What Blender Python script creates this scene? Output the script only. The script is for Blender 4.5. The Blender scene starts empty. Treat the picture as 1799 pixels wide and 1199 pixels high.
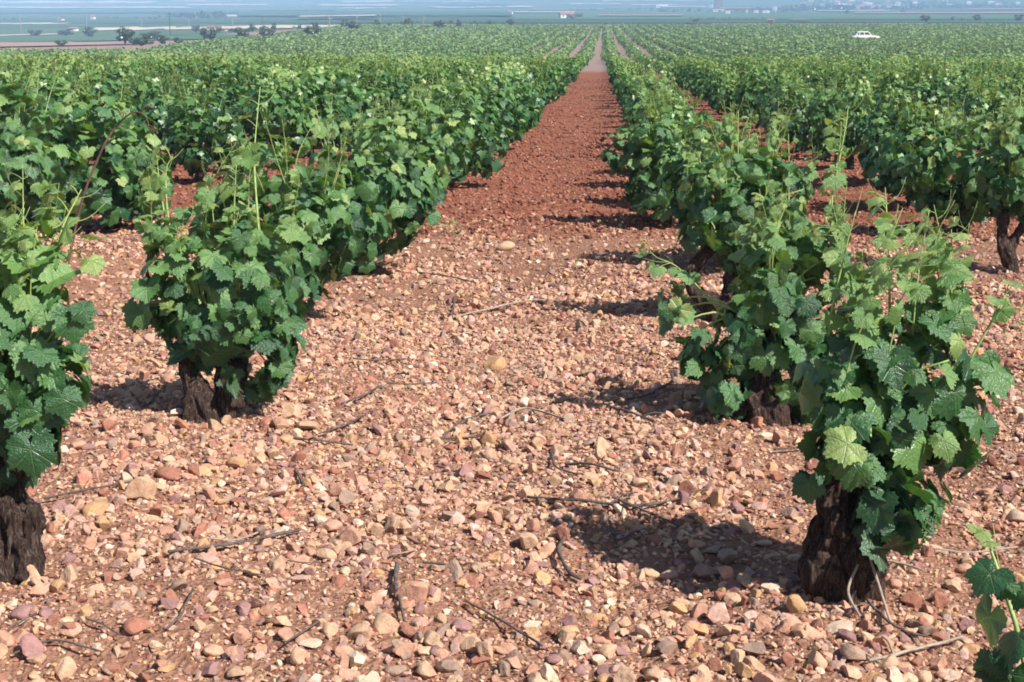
import bpy, math, random
import numpy as np
from mathutils import Vector, Matrix

# ------------------------------------------------------------------ camera, sky, sun, exposure
SC = bpy.context.scene
COL = SC.collection
PXW, PXH, F, CAMH = 1799.0, 1199.0, 2499.0, 1.5
TH = math.atan(516.5 / F)
PSI = math.atan(160.5 / F * math.cos(TH))
FW = np.array([-math.sin(PSI) * math.cos(TH), math.cos(PSI) * math.cos(TH), -math.sin(TH)])
RT = np.array([math.cos(PSI), math.sin(PSI), 0.0])
UP = np.cross(RT, FW)
CAM = np.array([0.0, 0.0, CAMH])

cd = bpy.data.cameras.new('camera')
cam = bpy.data.objects.new('camera', cd)
COL.objects.link(cam)
cd.sensor_width = 36.0
cd.lens = F / PXW * 36.0
cd.clip_start, cd.clip_end = 0.05, 30000.0
M = Matrix.Identity(4)
for i in range(3):
    M[i][0], M[i][1], M[i][2], M[i][3] = RT[i], UP[i], -FW[i], CAM[i]
cam.matrix_world = M
SC.camera = cam

SUN_EL, SUN_AZ = math.radians(46), math.atan2(0.86, -0.51)     # azimuth clockwise from +Y
wd = bpy.data.worlds.new('World')
SC.world = wd
wd.use_nodes = True
wn = wd.node_tree
sky = wn.nodes.new('ShaderNodeTexSky')
sky.sky_type = 'NISHITA'
sky.sun_disc = False
sky.sun_elevation = SUN_EL
sky.sun_rotation = SUN_AZ
sky.altitude = 700
wn.links.new(sky.outputs[0], wn.nodes['Background'].inputs[0])
wn.nodes['Background'].inputs[1].default_value = 0.07

sd = bpy.data.lights.new('sun', 'SUN')
sun = bpy.data.objects.new('sun', sd)
COL.objects.link(sun)
sd.energy, sd.angle, sd.color = 5.0, math.radians(0.53), (1.0, 0.96, 0.895)
SDIR = Vector((math.sin(SUN_AZ) * math.cos(SUN_EL), math.cos(SUN_AZ) * math.cos(SUN_EL), math.sin(SUN_EL)))
sun.rotation_euler = SDIR.to_track_quat('Z', 'Y').to_euler()

SC.view_settings.view_transform = 'Standard'
SC.view_settings.look = 'None'
SC.view_settings.gamma = 1.0
SC.view_settings.exposure = 0.70
SC.cycles.filter_width = 1.8
SC.cycles.max_bounces = 8
SC.cycles.transparent_max_bounces = 8
SC.cycles.volume_bounces = 1

R0 = np.random.default_rng(11)
random.seed(4)

# ------------------------------------------------------------------ helpers
def ray(px, py):
    return FW + (px - PXW / 2) / F * RT + (PXH / 2 - py) / F * UP

def at_depth(px, py, depth):
    return CAM + ray(px, py) * depth

def depth_of(p):
    return float(np.dot(np.asarray(p) - CAM, FW))

def hash2(ix, iy, s):
    n = (ix.astype(np.int64) * 374761393 + iy.astype(np.int64) * 668265263 + s * 974711) & 0xffffffff
    n = ((n ^ (n >> 13)) * 1274126177) & 0xffffffff
    return ((n ^ (n >> 16)) & 0xffff) / 65535.0

def vnoise(x, y, s=0):
    ix, iy = np.floor(x), np.floor(y)
    fx, fy = x - ix, y - iy
    fx, fy = fx * fx * (3 - 2 * fx), fy * fy * (3 - 2 * fy)
    a, b = hash2(ix, iy, s), hash2(ix + 1, iy, s)
    c, d = hash2(ix, iy + 1, s), hash2(ix + 1, iy + 1, s)
    return (a * (1 - fx) + b * fx) * (1 - fy) + (c * (1 - fx) + d * fx) * fy

# terrain: flat vineyard, then a plain that climbs towards far hills.
# The table says at which picture height the ground at distance Y would be seen, middle and far left.
KY = np.array([0, 108, 125, 150, 200, 238, 300, 400, 430, 520, 650, 900, 1300, 2000, 3000, 4500, 6500, 9000.])
KZC = np.array([0, 0, .25, .75, 1.75, 2.55, 4.05, 6.85, 7.5, 9.6, 12.6, 18.4, 28.0, 46.0, 77.0, 135.0, 236.0, 300.])
KZL = np.array([0, 0, .2, .7, 1.45, 1.75, 2.1, 3.2, 3.6, 5.1, 7.9, 14.2, 25.0, 44.0, 76.0, 134.0, 236.0, 300.])

_far = np.where(KY > 650, 650 + (KY - 650) * .5, KY)
KZC, KZL = [np.where(KY > 650, 1.5 + (k - 1.5) * _far / np.maximum(KY, 1), k) for k in (KZC, KZL)]
KY = _far

def terrain(x, y):
    x, y = np.asarray(x, float), np.asarray(y, float)
    pxx = 1060 + 2520 * x / np.maximum(y, 1.0)
    w = np.clip((pxx - 120) / 560, 0, 1)
    w = w * w * (3 - 2 * w)
    yc = np.clip(y, 0, 9000)
    return np.interp(yc, KY, KZL) * (1 - w) + np.interp(yc, KY, KZC) * w

def undul(x, y):
    f = 1.0 / (1.0 + np.maximum(y - 14, 0) * 0.05)
    a = .024 * np.sin(1.3 * x + .6 * y + .5) + .020 * np.sin(.9 * y - .8 * x + 2) + .016 * np.sin(3.1 * x + 1.3) * np.sin(2.7 * y + .4) + .07 * (vnoise(x * 1.7 + 9, y * 1.4, 31) - .5)
    lane = -.018 * np.cos((x - .66) / 2.3 * 2 * math.pi) * -1.0
    return (a + lane) * f

def ground_z(x, y):
    x, y = np.asarray(x, float), np.asarray(y, float)
    return terrain(x, y) + undul(x, y) - 0.0

def soil_bump(x, y):
    return (.022 * (vnoise(x * 6, y * 6, 1) - .5) + .014 * (vnoise(x * 17, y * 17, 2) - .5)
            + .010 * (vnoise(x * 33, y * 33, 3) - .5))

def soil_z(x, y):
    return ground_z(x, y) + soil_bump(np.asarray(x, float), np.asarray(y, float))

TS = np.geomspace(0.5, 14000, 2600)

def on_ground(px, py):
    r = ray(px, py)
    p = CAM + r * TS[:, None]
    under = p[:, 2] <= ground_z(p[:, 0], p[:, 1])
    i = int(np.argmax(under)) if under.any() else len(TS) - 1
    t = np.linspace(TS[max(i - 1, 0)], TS[i], 60)
    p = CAM + r * t[:, None]
    under = p[:, 2] <= ground_z(p[:, 0], p[:, 1])
    p = p[int(np.argmax(under)) if under.any() else -1]
    return np.array([p[0], p[1], float(ground_z(p[0], p[1]))])

class Geo:
    def __init__(s):
        s.v, s.a, s.n, s.f = [], [], 0, {}
    def add(s, V, Fc, m=0, a=None):
        V = np.asarray(V, float).reshape(-1, 3)
        Fc = np.asarray(Fc, np.int64)
        s.v.append(V)
        s.a.append(np.zeros_like(V) if a is None else np.broadcast_to(np.asarray(a, float), V.shape))
        s.f.setdefault(Fc.shape[1], []).append((Fc + s.n, np.full(len(Fc), m, np.int32)))
        s.n += len(V)
    def mesh(s, name, mats, smooth=True):
        me = bpy.data.meshes.new(name)
        V = np.concatenate(s.v)
        me.vertices.add(len(V))
        me.vertices.foreach_set('co', V.astype(np.float32).ravel())
        li, st, mi, k0 = [], [], [], 0
        for k, lst in s.f.items():
            fc = np.concatenate([q[0] for q in lst])
            mi.append(np.concatenate([q[1] for q in lst]))
            li.append(fc.ravel())
            st.append(k0 + np.arange(len(fc)) * k)
            k0 += fc.size
        li, st, mi = np.concatenate(li), np.concatenate(st), np.concatenate(mi)
        me.loops.add(len(li))
        me.loops.foreach_set('vertex_index', li.astype(np.int32))
        me.polygons.add(len(st))
        me.polygons.foreach_set('loop_start', st.astype(np.int32))
        for m in mats:
            me.materials.append(m)
        me.polygons.foreach_set('material_index', mi)
        me.polygons.foreach_set('use_smooth', np.full(len(st), smooth, bool))
        at = me.attributes.new('data', 'FLOAT_VECTOR', 'POINT')
        at.data.foreach_set('vector', np.concatenate(s.a).astype(np.float32).ravel())
        me.update(calc_edges=True)
        return me

def obj(name, me, parent=None, loc=None):
    o = bpy.data.objects.new(name, me)
    COL.objects.link(o)
    if parent is not None:
        o.parent = parent
    if loc is not None:
        o.location = [float(c) for c in loc]
    return o

def tag(o, label=None, cat=None, group=None, kind=None):
    if label: o['label'] = label
    if cat: o['category'] = cat
    if group: o['group'] = group
    if kind: o['kind'] = kind
    return o

def thing(name, label, cat, loc, rz=0.0, group=None):
    o = bpy.data.objects.new(name, None)
    o.empty_display_size = .1
    COL.objects.link(o)
    o.location = [float(c) for c in loc]
    o.rotation_euler = (0, 0, rz)
    return tag(o, label, cat, group)

def unit(v):
    v = np.asarray(v, float)
    return v / np.maximum(np.linalg.norm(v, axis=-1, keepdims=True), 1e-9)

def smooth_path(pts, n):
    pts = np.asarray(pts, float)
    if len(pts) == 2:
        t = np.linspace(0, 1, n)[:, None]
        return pts[0] * (1 - t) + pts[1] * t
    P = np.vstack([2 * pts[0] - pts[1], pts, 2 * pts[-1] - pts[-2]])
    out = []
    for u in np.linspace(0, len(pts) - 1 - 1e-6, n):
        i = int(u); t = u - i
        a, b, c, d = P[i], P[i + 1], P[i + 2], P[i + 3]
        out.append(.5 * ((2 * b) + (c - a) * t + (2 * a - 5 * b + 4 * c - d) * t * t + (3 * b - a - 3 * c + d) * t ** 3))
    return np.array(out)

def tube(geo, pts, rad, seg=8, rings=12, m=0, a=(0, 0, 0), bark=0.0, seed=0):
    P = smooth_path(pts, rings)
    r = np.interp(np.linspace(0, 1, rings), np.linspace(0, 1, len(rad)), rad)
    T = unit(np.gradient(P, axis=0))
    n = np.cross(T[0], [0.3, 0.9, 0.1]); n = unit(n)
    V = []
    th = np.arange(seg) / seg * 2 * math.pi
    ln = np.concatenate([[0], np.cumsum(np.linalg.norm(np.diff(P, axis=0), axis=1))])
    for i in range(rings):
        n = unit(n - T[i] * np.dot(n, T[i]))
        b = np.cross(T[i], n)
        rr = np.full(seg, r[i])
        if bark:
            s = ln[i] * 22
            rr = rr * (1 + bark * (np.sin(5 * th + s * .35 + seed) * .45 + np.sin(9 * th - s * .5 + 2 * seed) * .35 + np.sin(14 * th + .9 * s) * .3
                                   + 1.9 * (vnoise(np.cos(th) * 1.6 + seed, np.sin(th) * 1.6 + ln[i] * 14, seed) - .5)
                           + 1.0 * (vnoise(np.cos(th) * 4 + seed, np.sin(th) * 4 + ln[i] * 30, seed + 3) - .5)))
        V.append(P[i] + np.outer(np.cos(th) * rr, n) + np.outer(np.sin(th) * rr, b))
    V = np.concatenate(V + [P[:1] - T[:1] * r[0] * .3, P[-1:] + T[-1:] * r[-1] * .5])
    i = np.arange(rings - 1)[:, None] * seg
    j = np.arange(seg)[None, :]
    k = (j + 1) % seg
    Q = np.stack([i + j, i + k, i + seg + k, i + seg + j], -1).reshape(-1, 4)
    geo.add(V, Q, m, a)
    n0 = geo.n - len(V)
    e = rings * seg
    jj = np.arange(seg); kk = (jj + 1) % seg
    c = np.concatenate([np.stack([kk, jj, np.full(seg, e)], -1), np.stack([(rings - 1) * seg + jj, (rings - 1) * seg + kk, np.full(seg, e + 1)], -1)])
    geo.f.setdefault(3, []).append((c + n0, np.full(len(c), m, np.int32)))

def box(geo, x0, x1, y0, y1, z0, z1, m=0):
    V = [(x, y, z) for z in (z0, z1) for y in (y0, y1) for x in (x0, x1)]
    Q = [(0, 2, 3, 1), (4, 5, 7, 6), (0, 1, 5, 4), (2, 6, 7, 3), (0, 4, 6, 2), (1, 3, 7, 5)]
    geo.add(V, Q, m)

def ico(sub):
    t = (1 + 5 ** .5) / 2
    V = [(-1, t, 0), (1, t, 0), (-1, -t, 0), (1, -t, 0), (0, -1, t), (0, 1, t), (0, -1, -t), (0, 1, -t), (t, 0, -1), (t, 0, 1), (-t, 0, -1), (-t, 0, 1)]
    Fc = [(0, 11, 5), (0, 5, 1), (0, 1, 7), (0, 7, 10), (0, 10, 11), (1, 5, 9), (5, 11, 4), (11, 10, 2), (10, 7, 6), (7, 1, 8),
          (3, 9, 4), (3, 4, 2), (3, 2, 6), (3, 6, 8), (3, 8, 9), (4, 9, 5), (2, 4, 11), (6, 2, 10), (8, 6, 7), (9, 8, 1)]
    V = [tuple(unit(v)) for v in V]
    for _ in range(sub):
        mid, nf = {}, []
        def md(a, b):
            k = (min(a, b), max(a, b))
            if k not in mid:
                V.append(tuple(unit(np.array(V[a]) + np.array(V[b])))); mid[k] = len(V) - 1
            return mid[k]
        for a, b, c in Fc:
            x, y, z = md(a, b), md(b, c), md(c, a)
            nf += [(a, x, z), (b, y, x), (c, z, y), (x, y, z)]
        Fc = nf
    return np.array(V), np.array(Fc)

# ------------------------------------------------------------------ materials
def new_mat(name):
    m = bpy.data.materials.new(name)
    m.use_nodes = True
    nt = m.node_tree
    return m, nt, nt.nodes['Principled BSDF']

def N(nt, t, **kw):
    n = nt.nodes.new(t)
    for k, v in kw.items():
        setattr(n, k, v)
    return n

def mathn(nt, op, a, b=None, c=None, clamp=False):
    n = N(nt, 'ShaderNodeMath', operation=op)
    n.use_clamp = clamp
    for i, v in enumerate((a, b, c)):
        if v is None: continue
        if isinstance(v, (int, float)): n.inputs[i].default_value = v
        else: nt.links.new(v, n.inputs[i])
    return n.outputs[0]

def mixc(nt, f, a, b, blend='MIX'):
    n = N(nt, 'ShaderNodeMix', data_type='RGBA', blend_type=blend)
    for i, v in ((0, f), (6, a), (7, b)):
        if isinstance(v, (int, float)): n.inputs[i].default_value = v
        elif isinstance(v, tuple): n.inputs[i].default_value = (*v, 1)
        else: nt.links.new(v, n.inputs[i])
    return n.outputs[2]

def noise(nt, vec, scale, detail=4, rough=.6, dist=0.0):
    n = N(nt, 'ShaderNodeTexNoise')
    n.inputs['Scale'].default_value = scale
    n.inputs['Detail'].default_value = detail
    n.inputs['Roughness'].default_value = rough
    n.inputs['Distortion'].default_value = dist
    if vec is not None: nt.links.new(vec, n.inputs['Vector'])
    return n.outputs[0]

def ramp(nt, f, stops):
    n = N(nt, 'ShaderNodeValToRGB')
    e = n.color_ramp.elements
    while len(e) < len(stops): e.new(.5)
    for q, (p, c) in zip(e, stops):
        q.position = p; q.color = (*c, 1)
    nt.links.new(f, n.inputs[0])
    return n.outputs[0]

def bump(nt, h, strength, dist, b):
    n = N(nt, 'ShaderNodeBump')
    n.inputs['Strength'].default_value = strength
    n.inputs['Distance'].default_value = dist
    nt.links.new(h, n.inputs['Height'])
    nt.links.new(n.outputs[0], b.inputs['Normal'])

def data_attr(nt):
    a = N(nt, 'ShaderNodeAttribute', attribute_name='data')
    s = N(nt, 'ShaderNodeSeparateXYZ')
    nt.links.new(a.outputs['Vector'], s.inputs[0])
    return a, s.outputs[0], s.outputs[1], s.outputs[2]

def leaf_material(name, veins, stops, back, trans=.25, gloss=.31, spec=.62):
    m, nt, b = new_mat(name)
    a, lx, ly, ti = data_attr(nt)
    oi = N(nt, 'ShaderNodeObjectInfo')
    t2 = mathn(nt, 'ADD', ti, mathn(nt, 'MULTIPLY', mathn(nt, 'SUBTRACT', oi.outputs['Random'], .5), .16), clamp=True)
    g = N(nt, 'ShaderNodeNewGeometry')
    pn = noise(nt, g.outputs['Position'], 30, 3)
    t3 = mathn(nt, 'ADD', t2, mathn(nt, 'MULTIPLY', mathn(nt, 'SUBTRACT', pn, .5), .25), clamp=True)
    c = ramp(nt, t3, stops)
    if veins:
        best = None
        for ang in (0, 50, -50, 108, -108):
            sa, ca = math.sin(math.radians(ang)), math.cos(math.radians(ang))
            perp = mathn(nt, 'ABSOLUTE', mathn(nt, 'SUBTRACT', mathn(nt, 'MULTIPLY', lx, ca), mathn(nt, 'MULTIPLY', ly, sa)))
            dot = mathn(nt, 'ADD', mathn(nt, 'MULTIPLY', lx, sa), mathn(nt, 'MULTIPLY', ly, ca))
            q = mathn(nt, 'ADD', perp, mathn(nt, 'MULTIPLY', mathn(nt, 'LESS_THAN', dot, 0.0), 5.0))
            best = q if best is None else mathn(nt, 'MINIMUM', best, q)
        v = N(nt, 'ShaderNodeMapRange')
        v.inputs['From Min'].default_value = .004; v.inputs['From Max'].default_value = .03
        v.inputs['To Min'].default_value = .4; v.inputs['To Max'].default_value = 0
        nt.links.new(best, v.inputs['Value'])
        c = mixc(nt, v.outputs[0], c, (.17, .26, .09))
        h = mathn(nt, 'ADD', mathn(nt, 'MULTIPLY', v.outputs[0], -1.2), noise(nt, a.outputs['Vector'], 9, 3))
        bump(nt, h, .5, .012, b)
    cb = mixc(nt, g.outputs['Backfacing'], c, mixc(nt, .55, c, back))
    nt.links.new(cb, b.inputs['Base Color'])
    b.inputs['Roughness'].default_value = gloss
    b.inputs['Specular IOR Level'].default_value = spec
    tr = N(nt, 'ShaderNodeBsdfTranslucent')
    nt.links.new(mixc(nt, 1.0, c, (1.5, 1.5, .5), 'MULTIPLY'), tr.inputs[0])
    mx = N(nt, 'ShaderNodeMixShader')
    mx.inputs[0].default_value = trans
    nt.links.new(b.outputs[0], mx.inputs[1]); nt.links.new(tr.outputs[0], mx.inputs[2])
    nt.links.new(mx.outputs[0], nt.nodes['Material Output'].inputs['Surface'])
    return m

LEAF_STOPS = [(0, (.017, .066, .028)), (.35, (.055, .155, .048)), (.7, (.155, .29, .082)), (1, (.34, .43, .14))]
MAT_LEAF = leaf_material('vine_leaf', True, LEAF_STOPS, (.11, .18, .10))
MAT_LEAF_FAR = leaf_material('vine_leaf_plain', False, LEAF_STOPS, (.11, .18, .10), .25, .42)
MAT_LEAF_MASS = leaf_material('vine_leaf_matt', False, LEAF_STOPS, (.11, .18, .10), .25, .75, .3)
MAT_LEAF_HAZED = leaf_material('hazed_vine_leaf', False, [(0, (.05, .115, .055)), (.5, (.145, .25, .105)), (1, (.32, .41, .18))], (.15, .2, .13), .25, .8, .2)  # far haze put into the colour: paler, greyer greens for the next plot
MAT_TREE = leaf_material('tree_leaf', False, [(0, (.022, .05, .032)), (.5, (.05, .09, .055)), (1, (.14, .18, .11))], (.08, .12, .08), .15)
MAT_DRYLEAF = leaf_material('dry_leaf', False, [(0, (.12, .06, .035)), (1, (.22, .14, .07))], (.2, .12, .07), .2)

def simple(name, c, rough=.8, var=.25, scale=20, bumps=0.0, spec=.3, metal=0.0):
    m, nt, b = new_mat(name)
    t = N(nt, 'ShaderNodeTexCoord')
    n = noise(nt, t.outputs['Object'], scale, 5)
    lo = tuple(q * (1 - var) for q in c); hi = tuple(min(q * (1 + var), .95) for q in c)
    nt.links.new(ramp(nt, n, [(.3, lo), (.7, hi)]), b.inputs['Base Color'])
    b.inputs['Roughness'].default_value = rough
    b.inputs['Specular IOR Level'].default_value = spec
    b.inputs['Metallic'].default_value = metal
    if bumps: bump(nt, n, bumps, .02, b)
    return m

MAT_SHOOT = simple('green_shoot', (.33, .43, .14), .5, .3, 30)
MAT_CANE = simple('brown_cane', (.13, .065, .05), .7, .4, 25, .3)
MAT_FLOWER = simple('grape_flower', (.10, .17, .035), .6, .4, 60, .3)

def bark_material():
    m, nt, b = new_mat('vine_bark')
    t = N(nt, 'ShaderNodeTexCoord')
    mp = N(nt, 'ShaderNodeMapping'); mp.inputs['Scale'].default_value = (1, 1, .16)
    nt.links.new(t.outputs['Object'], mp.inputs[0])
    s = noise(nt, mp.outputs[0], 95, 6, .75, 1.2)
    k = noise(nt, t.outputs['Object'], 14, 4)
    c = ramp(nt, s, [(.38, (.008, .006, .006)), (.49, (.045, .031, .027)), (.57, (.14, .10, .08)), (.68, (.33, .26, .21))])
    c = mixc(nt, mathn(nt, 'MULTIPLY', k, .5), c, (.10, .05, .035))
    nt.links.new(c, b.inputs['Base Color'])
    b.inputs['Roughness'].default_value = .9
    b.inputs['Specular IOR Level'].default_value = .15
    bump(nt, mathn(nt, 'ADD', s, mathn(nt, 'MULTIPLY', k, .6)), 1.0, .02, b)
    return m
MAT_BARK = bark_material()
MAT_TWIG = simple('dry_twig', (.11, .085, .075), .85, .5, 40, .4)
MAT_TWIG_PALE = simple('pale_twig', (.33, .26, .20), .85, .3, 40, .4)

def stone_material(name, individual):
    m, nt, b = new_mat(name)
    t = N(nt, 'ShaderNodeNewGeometry')
    if individual:
        oi = N(nt, 'ShaderNodeObjectInfo'); c = oi.outputs['Color']
    else:
        a = N(nt, 'ShaderNodeAttribute', attribute_name='data'); c = a.outputs['Vector']
    n1 = noise(nt, t.outputs['Position'], 45, 5, .65)
    n2 = noise(nt, t.outputs['Position'], 190, 3, .6)
    v = mathn(nt, 'ADD', mathn(nt, 'MULTIPLY', n1, 1.0), mathn(nt, 'MULTIPLY', n2, .55))
    sh = ramp(nt, v, [(.45, (.60, .55, .52)), (.78, (1, 1, 1)), (1.0, (1.22, 1.2, 1.15))])
    c2 = mixc(nt, 1.0, c, sh, 'MULTIPLY')
    dust = N(nt, 'ShaderNodeMapRange')
    dust.inputs['From Min'].default_value = .55; dust.inputs['From Max'].default_value = .8
    dust.inputs['To Min'].default_value = 0; dust.inputs['To Max'].default_value = .75
    nt.links.new(noise(nt, t.outputs['Position'], 17, 4, .6), dust.inputs['Value'])
    c3 = mixc(nt, dust.outputs[0], mixc(nt, 1.0, c2, (.93, .915, .925), 'MULTIPLY'), (.36, .18, .105))
    nt.links.new(c3, b.inputs['Base Color'])
    b.inputs['Roughness'].default_value = .8
    b.inputs['Specular IOR Level'].default_value = .25
    bump(nt, v, .6, .006, b)
    return m
MAT_STONE = stone_material('stone', True)
MAT_GRAVEL = stone_material('gravel_stone', False)

def ground_material():
    m, nt, b = new_mat('vineyard_soil')
    g = N(nt, 'ShaderNodeNewGeometry')
    s = N(nt, 'ShaderNodeSeparateXYZ'); nt.links.new(g.outputs['Position'], s.inputs[0])
    P = g.outputs['Position']
    Y = s.outputs[1]
    big = noise(nt, P, .9, 4)
    mid = noise(nt, P, 5, 5)
    fine = noise(nt, P, 42, 6, .7)
    grit = N(nt, 'ShaderNodeTexVoronoi'); grit.inputs['Scale'].default_value = 60
    nt.links.new(P, grit.inputs['Vector'])
    near = ramp(nt, mathn(nt, 'ADD', mathn(nt, 'MULTIPLY', fine, .6), mathn(nt, 'MULTIPLY', mid, .5)),
                [(.35, (.19, .087, .060)), (.55, (.315, .157, .104)), (.75, (.43, .25, .17))])
    gc = ramp(nt, grit.outputs['Color'], [(0, (.23, .105, .068)), (.5, (.36, .18, .11)), (1, (.48, .30, .20))])
    near = mixc(nt, .3, near, gc)
    red = ramp(nt, mathn(nt, 'ADD', mathn(nt, 'MULTIPLY', fine, .55), mathn(nt, 'MULTIPLY', mid, .55)),
               [(.36, (.14, .049, .030)), (.55, (.275, .10, .058)), (.75, (.39, .18, .115))])
    lil = ramp(nt, mid, [(.3, (.25, .17, .14)), (.7, (.36, .26, .22))])
    field = ramp(nt, noise(nt, P, .012, 5), [(.35, (.045, .095, .05)), (.5, (.075, .125, .06)), (.65, (.13, .15, .085))])
    def step(y0, y1, wob):
        r = N(nt, 'ShaderNodeMapRange'); r.interpolation_type = 'SMOOTHSTEP'
        r.inputs['From Min'].default_value = y0; r.inputs['From Max'].default_value = y1
        nt.links.new(mathn(nt, 'ADD', Y, mathn(nt, 'MULTIPLY', mathn(nt, 'SUBTRACT', big, .5), wob)), r.inputs['Value'])
        return r.outputs[0]
    c = mixc(nt, step(11.0, 12.2, 2.0), near, red)
    c = mixc(nt, step(84, 96, 5), c, lil)
    c = mixc(nt, step(395, 440, 0), c, field)
    nt.links.new(c, b.inputs['Base Color'])
    b.inputs['Roughness'].default_value = .95
    b.inputs['Specular IOR Level'].default_value = .1
    h = mathn(nt, 'ADD', mathn(nt, 'ADD', mathn(nt, 'MULTIPLY', fine, .5), mid), mathn(nt, 'MULTIPLY', grit.outputs['Distance'], .4))
    bump(nt, h, .8, .05, b)
    return m
MAT_GROUND = ground_material()

# ------------------------------------------------------------------ the ground, one sheet to the far hills
def grid_faces(nr, nc):
    i = np.arange(nr - 1)[:, None] * nc; j = np.arange(nc - 1)[None, :]
    return np.stack([i + j, i + j + 1, i + nc + j + 1, i + nc + j], -1).reshape(-1, 4)

rows = np.concatenate([np.linspace(-40, 2, 15), np.linspace(2.6, 24, 90), np.geomspace(24.6, 4800, 200)])
rat = np.linspace(-1, 1, 121)
rat = np.sign(rat) * np.abs(rat) ** 1.35
YY, RR = np.meshgrid(rows, rat, indexing='ij')
XX = RR * np.maximum(np.abs(YY) * 1.15, 45)
ZZ = ground_z(XX, YY)
inn = (np.abs(XX) < .42 * YY + .9) & (YY > 2.1) & (YY < 20.5)
ZZ = np.where(inn, ZZ - .12, ZZ)
gg = Geo(); gg.add(np.stack([XX, YY, ZZ], -1), grid_faces(*XX.shape))
tag(obj('ground', gg.mesh('ground', [MAT_GROUND])), kind='structure')

rows = np.geomspace(1.9, 21, 420); rat = np.linspace(-1, 1, 480)
YY, RR = np.meshgrid(rows, rat, indexing='ij')
XX = RR * (.5 * YY + 1.1)
ed = np.clip(np.minimum(np.minimum((1 - np.abs(RR)) * 10, (YY - 1.9) * 4), (21 - YY) * .8), 0, 1)
fadeb = np.clip((24 - YY) / 12, .35, 1)
ZZ = ground_z(XX, YY) + soil_bump(XX, YY) * fadeb - .22 * (1 - ed)
gg = Geo(); gg.add(np.stack([XX, YY, ZZ], -1), grid_faces(*XX.shape))
tag(obj('soil', gg.mesh('soil', [MAT_GROUND])), kind='structure')

# far plots of land draped a little above the sheet
MATS_PLOT = {}
def plot(name, quad, col, lift=.15, n=(24, 5), ragged=0.0):
    (xa, ya), (xb, yb), (xc, yc), (xd, yd) = quad        # far left, far right, near right, near left
    key = tuple(col)
    if key not in MATS_PLOT:
        mm, nt, b = new_mat('plot_soil')
        g = N(nt, 'ShaderNodeNewGeometry')
        mp = N(nt, 'ShaderNodeMapping'); mp.inputs['Scale'].default_value = (.02, .06, 0)
        nt.links.new(g.outputs['Position'], mp.inputs[0])
        q = noise(nt, mp.outputs[0], 1.0, 6, .65)
        nt.links.new(ramp(nt, q, [(.3, tuple(c * .72 for c in col)), (.7, tuple(min(c * 1.25, .9) for c in col))]), b.inputs['Base Color'])
        b.inputs['Roughness'].default_value = .95
        MATS_PLOT[key] = mm
    V = []
    for i in range(n[1]):
        v = i / (n[1] - 1)
        for j in range(n[0]):
            u = j / (n[0] - 1)
            x = (xa * (1 - u) + xb * u) * (1 - v) + (xd * (1 - u) + xc * u) * v
            y = (ya * (1 - u) + yb * u) * (1 - v) + (yd * (1 - u) + yc * u) * v
            p = on_ground(x, y)
            s = (math.sin(9.0 * u + 3 * v) * ragged * .02 + .035 * float(vnoise(np.array(x * .06), np.array(i * 7.3 + ya), 3) - .5)) * p[1]
            V.append((p[0], p[1] + s, float(terrain(p[0], p[1] + s)) + lift + p[1] * .0002))
    q = Geo(); q.add(V, grid_faces(n[1], n[0])[:, ::-1])
    return tag(obj(name, q.mesh(name, [MATS_PLOT[key]])), kind='structure')

def band(name, x0, x1, y0, y1, col, **k):
    return plot(name, [(x0, y0), (x1, y0), (x1, y1), (x0, y1)], col, **k)

C_STUB, C_PALE, C_LIL, C_DGREEN, C_GREEN, C_LIME = (.56, .46, .33), (.46, .42, .34), (.33, .22, .18), (.03, .085, .045), (.06, .13, .055), (.22, .26, .12)
plot('field', [(-60, 77), (140, 75), (265, 79), (-60, 86)], C_LIL, ragged=.2)
plot('field', [(-60, 66), (330, 62), (640, 66), (-60, 77)], C_GREEN)
plot('track', [(-60, 64), (130, 59.5), (130, 61), (-60, 66)], C_PALE)
plot('field', [(165, 50), (520, 45.5), (520, 51), (150, 54)], C_STUB, ragged=.1)
plot('field', [(520, 45.5), (850, 44), (840, 48), (520, 50.5)], C_STUB, ragged=.1)
band('field', -60, 900, 34, 41.5, C_DGREEN)
plot('field', [(-60, 41.6), (120, 41), (120, 43.2), (-60, 44)], C_PALE)
band('field', 385, 450, 27, 30, C_PALE)
plot('field', [(525, 34.6), (660, 33), (660, 35.5), (525, 37)], C_PALE, lift=2.0)
plot('field', [(905, 46.5), (1000, 45), (1150, 46), (1140, 49)], C_LIME)
band('field', 1250, 1860, 42.8, 46.5, C_LIME)
band('field', 1500, 1860, 49.4, 54, C_LIL)
band('field', 880, 1860, 36, 41.5, C_DGREEN)
band('field', 900, 1860, 26, 35, C_GREEN)
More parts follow.
